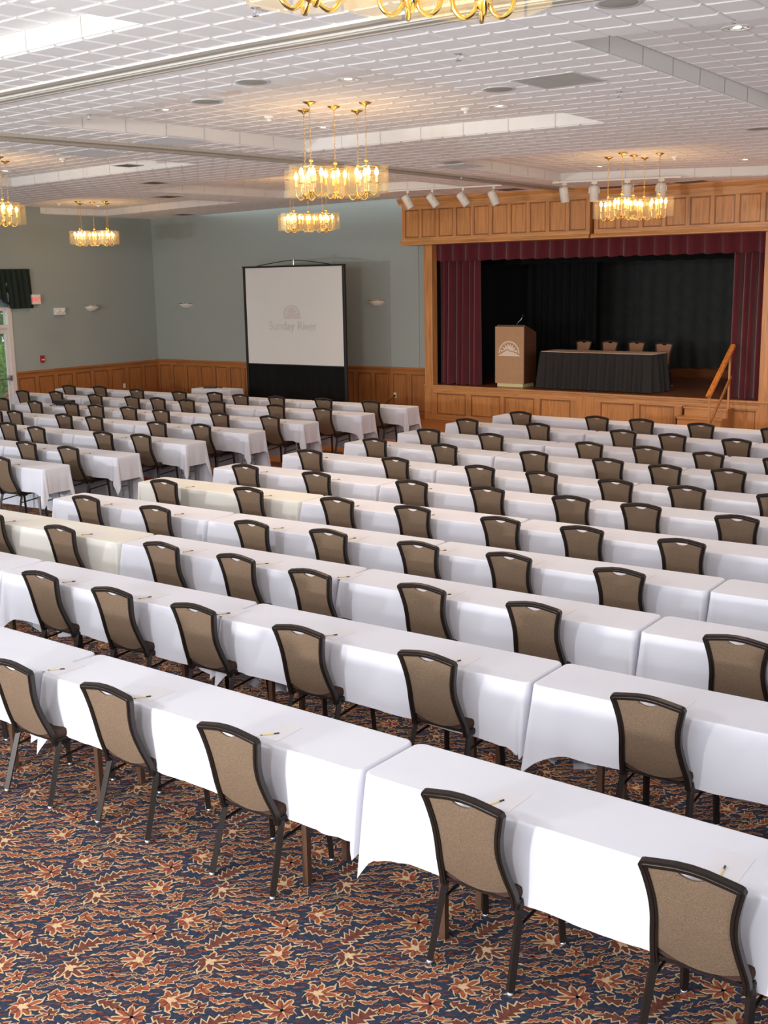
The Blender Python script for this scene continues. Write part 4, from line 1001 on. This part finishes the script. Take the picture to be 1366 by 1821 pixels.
mb = MB(); mb.tube(smooth_path([(-15.08, YB-.06, .47), (-15.15, YB-.10, .40), (-15.35, YB-.18, .24), (-15.6, YB-.3, .06), (-15.9, YB-.8, .012), (-15.4, YB-1.6, .012)], 6), .008, 6); mb.box(-15.10, YB-.085, .455, -15.06, YB-.044, .495, 0, .005)
tag(mb.build('power_cord', M['black']), 'black power cord plugged into the outlet by the screen', 'cord')
mb = MB(); mb.box(-15.02, 20.0, .54, -14.96, 20.05, .66, 0, .006)
# small table in front of the back wall
make_table(1.15, .5, 'grey', 'small side table under cloth standing before the back wall', None, -18.05, 18.95, .03)
make_cloth(1.15, .5, True, True, 901, M['cloth'], 'white tablecloth on the small table before the back wall', None, -18.05, 18.95, .03, .5, .5, .4)
e = empty('remote_case', (-18.25, 18.97, HT+.006), .5); mb = MB(); mb.box(-.17, -.07, 0, .13, .07, .03, 0, .01); mb.build('case', M['black'], e)
mb = MB(); mb.tube(smooth_path([(.12, 0, .015), (.2, .05, .012), (.26, -.03, .012), (.2, -.07, .012)], 5), .007, 6); mb.build('cable', M['black'], e); tag(e, 'flat black case with cable on the small white side table', 'case')
# projector on the fifth table row
e = empty('projector', (-18.36, 14.92, HT+.006), .05)
mb = MB(); mb.box(-.17, -.13, .015, .17, .13, .10, 0, .018); mb.build('housing', M['black'], e)
mb = MB(); mb.lathe([(0, 0), (.04, 0), (.04, .03), (.03, .035), (0, .035)], (0, 0, 0), 14); mb.v = [(x+.07, .13+z, .06+y) for x, y, z in mb.v]; mb.build('lens', M['blackmetal'], e)
for sx in (-1, 1):
    mb = MB(); mb.lathe([(0, 0), (.015, 0), (.012, .016), (0, .016)], (sx*.13, -.09, 0), 8); mb.build('foot', M['black'], e)
mb = MB(); mb.tube(smooth_path([(-.17, -.05, .04), (-.24, -.08, .01), (-.27, -.14, .006), (-.22, -.17, .006)], 5), .006, 6); mb.build('cable', M['black'], e)
tag(e, 'low black projector on a white table in the far left block', 'projector')
# ================================================================== CEILING FIXTURES
def pendant_proto():
    """brass pendant: canopy, chain, bowed arms with candle lamps inside a ring of glass panes; origin at the canopy"""
    r = empty('pendant_lamp'); DZ = -.785
    mb = MB(); mb.lathe([(0, 0), (.068, 0), (.072, -.008), (.055, -.02), (.022, -.032), (.012, -.05), (0, -.05)], n=20); mb.build('canopy', M['brass'], r)
    mb = MB(); z = -.05; k = 0
    while z > DZ+.20:
        a = k % 2; c, s = (1, 0) if a else (0, 1); w, h = .008, .016
        pts = [(w*math.cos(q)*c, w*math.cos(q)*s, z-h+h*math.sin(q)) for q in [2*PI*i/8 for i in range(9)]]
        mb.tube(pts, .0022, 4, caps=False); z -= .026; k += 1
    mb.build('chain', M['brass'], r)
    mb = MB(); mb.tube([(0, 0, DZ+.20), (0, 0, DZ-.10)], .011, 8); mb.lathe([(0, .02), (.02, .015), (.026, 0), (.02, -.015), (0, -.02)], (0, 0, DZ+.19), 12)
    mb.lathe([(0, .01), (.03, .0), (.034, -.02), (.018, -.04), (0, -.05)], (0, 0, DZ-.11), 12); mb.build('centre_column', M['brass'], r)
    for i in range(4):
        a = PI/4+PI/2*i; c, s = math.cos(a), math.sin(a)
        P = smooth_path([(.02*c, .02*s, DZ-.09), (.028*c, .028*s, DZ-.15), (.064*c, .064*s, DZ-.178), (.100*c, .100*s, DZ-.15), (.108*c, .108*s, DZ-.09), (.108*c, .108*s, DZ-.04)], 5)
        mb = MB(); mb.tube(P, .0085, 8); mb.lathe([(0, -.004), (.03, 0), (.034, .008), (.012, .006), (0, .006)], (.108*c, .108*s, DZ-.045), 12); am = mb.build('arm', M['brass'], r)
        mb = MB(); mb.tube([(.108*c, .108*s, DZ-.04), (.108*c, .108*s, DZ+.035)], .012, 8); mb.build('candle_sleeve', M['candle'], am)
        mb = MB(); mb.lathe([(0, 0), (.014, .004), (.024, .025), (.020, .05), (.008, .08), (0, .09)], (.108*c, .108*s, DZ+.035), 10); tag(mb.build('bulb', M['bulb'], am), 'glowing candle bulb')
    # ring of eight glass panes held by a brass hoop
    mb = MB(); R = .218; n = 8
    for i in range(n):
        a = 2*PI*(i+.5)/n; w = R*math.tan(PI/n)*.93; c, s = math.cos(a), math.sin(a)
        q = [(R, -w), (R+.005, -w), (R+.005, w), (R, w)]
        mb.prism([(u*c-v*s, u*s+v*c) for u, v in q], DZ-.145, DZ+.145)
    mb.build('glass_panes', M['shade'], r)
    mb = MB()
    mb.tube([(R*.98*math.cos(t), R*.98*math.sin(t), DZ+.10) for t in [2*PI*i/24 for i in range(25)]], .005, 5, caps=False)
    for i in range(4):
        a = PI/2*i; mb.tube([(.01*math.cos(a), .01*math.sin(a), DZ+.14), (R*.98*math.cos(a), R*.98*math.sin(a), DZ+.10)], .004, 5)
    mb.build('hoop', M['brass'], r)
    return r
pen = pendant_proto(); first = True
CL = [(-7.93, 10.33, 'above the middle of the main block'), (-7.44, 17.21, 'before the stage header'), (-20.80, 18.08, 'in the far left corner'), (-14.94, 10.94, 'at the left edge of the photo'),
      (-13.72, 17.02, 'high before the projection screen'), (-2.329, 3.475, 'at the top edge of the photo')]
QUIN = ((0, 0, 'centre'), (-.42, 0, 'left'), (.42, 0, 'right'), (0, -.42, 'nearest'), (0, .42, 'farthest'))
for x, y, where in CL:
    for dx, dy, w in (((-.21, -.28, 'left'), (0, 0, 'middle'), (.17, .20, 'right')) if 'top edge' in where else QUIN):
        c = pen if first else copy_tree(pen); first = False
        c.location = (x+dx, y+dy, czat(x, y, RISE-.012)); c.rotation_euler.z = random.Random(int(x*100+dx*31+dy*17)).uniform(-.2, .2)
        tag(c, '%s brass and glass pendant lamp of the cluster %s' % (w, where), 'pendant lamp', 'brass pendant clusters')
# recessed downlights, in the coffers
dl = empty('downlight'); mb = MB()
mb.lathe([(.088, -.002), (.118, -.002), (.122, -.008), (.118, -.014), (.090, -.012), (.088, -.002)], n=28); mb.build('trim_ring', M['white'], dl)
mb = MB(); mb.lathe([(.090, -.008), (.075, .004), (.0, .006)], n=24); mb.build('reflector', M['reflector'], dl)
mb = MB(); mb.lathe([(0, -.010), (.03, -.008), (.036, .0), (0, .002)], n=16); tag(mb.build('lamp', M['lamp'], dl), 'lit lamp')
first = True
for x, y, w in ((-9.43, 9.30, 'left of the near coffer edge above main block'), (-6.80, 9.09, 'right of the near coffer edge above main block'), (-9.10, 11.63, 'behind the middle pendant cluster, at left'), (-6.59, 11.56, 'near the bright coffer edge above main block'),
                (-3.17, 9.22, 'at top right of the photo'), (-8.59, 18.46, 'left behind the stage pendant cluster'), (-6.23, 18.75, 'right of the stage pendant cluster'), (-16.21, 12.32, 'at the left edge of the photo'), (-21.60, 18.95, 'among the far left corner pendants')):
    c = dl if first else copy_tree(dl); first = False
    c.location = (x, y, czat(x, y, RISE-.010)); tag(c, 'lit round recessed downlight '+w, 'downlight', 'recessed downlights')
sp0 = empty('ceiling_speaker'); mb = MB(); mb.lathe([(.125, .0), (.155, .0), (.158, -.010), (.15, -.016), (.125, -.012)], n=30); mb.build('rim', M['palegrille'], sp0)
mb = MB(); mb.lathe([(.126, -.012), (.08, -.018), (0, -.020)], n=30); mb.build('grille', M['steelgrey'], sp0); first = True
for x, y, w in ((-7.99, 8.43, 'left of the top partition track coffer'), (-6.94, 7.90, 'before the near coffer edge, centre'), (-5.52, 9.68, 'right of the main block coffer'), (-3.25, 7.22, 'cut by the top edge at right'), (-4.62, 14.35, 'at the right edge of the photo')):
    c = sp0 if first else copy_tree(sp0); first = False
    c.location = (x, y, czat(x, y, -.008)); tag(c, 'round grey ceiling speaker grille '+w, 'speaker', 'round ceiling speakers')
def diffuser(x, y, s, m, lab, rz=-.05):
    e = empty('air_vent', (x, y, czat(x, y, -.010)), rz); mb = MB(); h = s/2
    for q in ((-h, -h, h, -h+.03), (-h, h-.03, h, h), (-h, -h+.03, -h+.03, h-.03), (h-.03, -h+.03, h, h-.03)): mb.box(q[0], q[1], -.012, q[2], q[3], .0)
    mb.build('frame', M['palegrille'], e); mb = MB(); n = 9
    for i in range(n):
        yy = lerp(-h+.04, h-.04, i/(n-1)); mb.add([(-h+.03, yy-.022, -.003), (h-.03, yy-.022, -.003), (h-.03, yy+.018, -.014), (-h+.03, yy+.018, -.014)], [(0, 1, 2, 3)], 0)
    mb.box(-h+.03, -h+.03, -.002, h-.03, h-.03, .0, 0)
    mb.build('louvre', m, e); return tag(e, lab, 'air vent')
diffuser(-4.88, 9.62, .62, M['steelgrey'], 'square grey ceiling vent above the right side of the main block')
diffuser(-12.18, 10.62, .62, M['palegrille'], 'pale square ceiling vent left of the long partition track')
diffuser(-10.52, 10.42, .62, M['palegrille'], 'pale square ceiling vent right of the long partition track')
diffuser(-13.05, 12.05, .34, M['darkgrille'], 'small dark ceiling vent beside the bright left coffer corner')
diffuser(-14.95, 14.38, .40, M['darkgrille'], 'small dark ceiling vent between the two left coffers')
diffuser(-17.15, 16.85, .52, M['darkgrille'], 'brown square ceiling vent before the far left corner')
diffuser(-21.0, 21.12, .50, M['darkgrille'], 'dim ceiling vent close to the back wall corner')
diffuser(-11.30, 20.25, .55, M['darkgrille'], 'dark ceiling vent above the left half of the stage header')
diffuser(-7.72, 20.55, .62, M['darkgrille'], 'dark ceiling vent above the right half of the stage header')
diffuser(-9.62, 15.65, .60, M['palegrille'], 'pale ceiling vent left of the coffer before the stage')
sk0 = empty('sprinkler'); mb = MB(); mb.lathe([(0, 0), (.032, 0), (.034, -.006), (.012, -.012), (0, -.012)], n=14); mb.build('escutcheon', M['chrome'], sk0)
mb = MB(); mb.tube([(0, 0, -.01), (0, 0, -.045)], .008, 7)
for s in (-1, 1): mb.tube([(s*.008, 0, -.02), (s*.018, 0, -.035), (s*.006, 0, -.052)], .0035, 5)
mb.lathe([(0, -.052), (.024, -.052), (.024, -.055), (0, -.055)], n=12); mb.build('head', M['chrome'], sk0); first = True
for x, y, w in ((-9.48, 8.27, 'near the left coffer corner'), (-4.92, 8.0, 'before the square grey vent'), (-4.74, 10.59, 'behind the square grey vent'), (-5.10, 5.86, 'near the top edge of the photo'), (-10.48, 17.11, 'by the long track near the stage'), (-12.5, 17.6, 'left of the long track near the stage')):
    c = sk0 if first else copy_tree(sk0); first = False
    c.location = (x, y, czat(x, y, -.011)); tag(c, 'small chrome sprinkler head '+w, 'sprinkler', 'ceiling sprinklers')
sd0 = empty('smoke_detector'); mb = MB(); mb.lathe([(0, 0), (.055, 0), (.055, -.02), (.045, -.035), (0, -.038)], n=18); mb.build('base', M['white'], sd0)
mb = MB(); mb.lathe([(0, -.036), (.025, -.036), (.022, -.058), (0, -.062)], n=12); mb.build('sensor', M['white'], sd0); first = True
for x, y, w, dz in ((-8.95, 10.45, 'left of the middle pendant cluster', RISE), (-6.95, 11.45, 'right of the middle pendant cluster', RISE), (-14.1, 11.75, 'inside the left coffer', RISE), (-8.05, 16.45, 'left of the stage pendant cluster', RISE), (-7.0, 17.75, 'right of the stage pendant cluster', RISE), (-21.55, 17.75, 'left of the corner pendant cluster', RISE)):
    c = sd0 if first else copy_tree(sd0); first = False
    c.location = (x, y, czat(x, y, dz-.011)); tag(c, 'white smoke detector '+w, 'smoke detector', 'smoke detectors')
# track lighting before the stage
def track(x0, y0, x1, y1, heads, lab, side):
    z0, z1 = czat(x0, y0, -.012), czat(x1, y1, -.012); a = math.atan2(y1-y0, x1-x0)
    e = empty('light_track', (x0, y0, 0)); mb = MB(); mb.tube([(0, 0, z0-.014), (x1-x0, y1-y0, z1-.014)], .02, sq=(.04, .028)); mb.build('rail', M['spotwhite'], e)
    mb = MB(); mb.box(-.08, -.025, z0-.034, .06, .025, z0, 0, .004); mb.build('feed_box', M['spotwhite'], e); tag(e, lab, 'track')
    for i, (x, yaw, tilt) in enumerate(heads):
        t = (x-x0)/(x1-x0); y = lerp(y0, y1, t); z = lerp(z0, z1, t)-.028
        h = empty('track_spotlight', (x, y, z), yaw); mb = MB(); mb.box(-.05, -.022, -.045, .05, .022, 0, 0, .005); mb.tube([(0, 0, -.04), (0, 0, -.10)], .011, 8); mb.build('adapter', M['spotwhite'], h)
        mb = MB(); R = Matrix.Rotation(tilt, 3, 'X'); sh = MB()
        sh.lathe([(0, .13), (.055, .13), (.074, .115), (.078, .09), (.078, -.135), (.072, -.14), (.070, -.10), (0, -.09)], n=22)
        sh.v = [tuple(R @ Vector(v)+Vector((0, 0, -.20))) for v in sh.v]; sh.build('can', M['spotwhite'], h)
        mb = MB(); mb.tube([(-.086, 0, -.20), (-.086, 0, -.11), (0, 0, -.09), (.086, 0, -.11), (.086, 0, -.20)], .01, sq=(.018, .006)); mb.build('yoke', M['spotwhite'], h)
        tag(h, 'white can spotlight, %s from left on the %s track before the stage' % (ORD[i+1], side), 'spotlight', 'track spotlights before the stage')
track(-13.24, 19.06, -10.82, 19.10, [(-12.89, -1.0, .50), (-12.32, -1.2, .62), (-11.65, -1.1, .60), (-11.0, -.9, .42)], 'white lighting track on ceiling left of the long partition track', 'left')
track(-9.73, 19.15, -7.49, 19.30, [(-9.59, -.5, .2), (-9.03, .4, .15), (-8.43, .6, .18), (-7.83, .4, .12)], 'white lighting track on ceiling right of the long partition track', 'right')

# ================================================================== LIGHT
w = bpy.data.worlds.new('world'); SC.world = w; w.use_nodes = True
w.node_tree.nodes['Background'].inputs[0].default_value = (.93, .96, 1, 1); w.node_tree.nodes['Background'].inputs[1].default_value = WORLD
def area(name, loc, target, size, power, col=(1, 1, 1), sy=None):
    l = bpy.data.lights.new(name, 'AREA'); l.energy = power; l.shape = 'RECTANGLE' if sy else 'DISK'; l.size = size; l.color = col
    if sy: l.size_y = sy
    o = bpy.data.objects.new(name, l); COL.objects.link(o); o.location = loc
    o.rotation_euler = (Vector(target)-Vector(loc)).to_track_quat('-Z', 'Y').to_euler(); return o
for n_, loc_, tg_, s_, p_ in FLASH: area(n_, loc_, tg_, s_, p_)
area('rear_fill', (-6, -10, 3.4), (-9, 10, 1.5), 13, REAR_FILL, (.94, .97, 1), 3.6)  # broad soft fill added behind the camera to lift the cloth fronts
# glow of downlights and pendants, plus fixtureless fill beams added to brighten the back
for i, (x, y, where) in enumerate(CL):
    l = bpy.data.lights.new('pendant_glow', 'POINT'); l.energy = GLOW; l.color = (1, .72, .42); l.shadow_soft_size = .35
    o = bpy.data.objects.new('pendant_glow', l); COL.objects.link(o); o.location = (x, y, 3.78)
for x, y in ((-9.43, 9.30), (-6.80, 9.09), (-9.10, 11.63), (-6.59, 11.56), (-3.17, 9.22), (-8.59, 18.46), (-6.23, 18.75), (-16.21, 12.32), (-20.0, 17.4), (-14, 15.8), (-13, 18.3), (-18.5, 11.5), (-3.4, 13), (-3, 16.5)):
    l = bpy.data.lights.new('downlight_or_fill', 'SPOT'); l.energy = DOWN; l.color = (1, .80, .60); l.spot_size = 2.2; l.spot_blend = .9; l.shadow_soft_size = .08
    o = bpy.data.objects.new('downlight_or_fill', l); COL.objects.link(o); o.location = (x, y, czat(x, y, RISE-.05))
vs = SC.view_settings; vs.view_transform = 'Standard'; vs.look = 'None'; vs.gamma = 1; vs.use_curve_mapping = False; vs.exposure = EXPOSURE
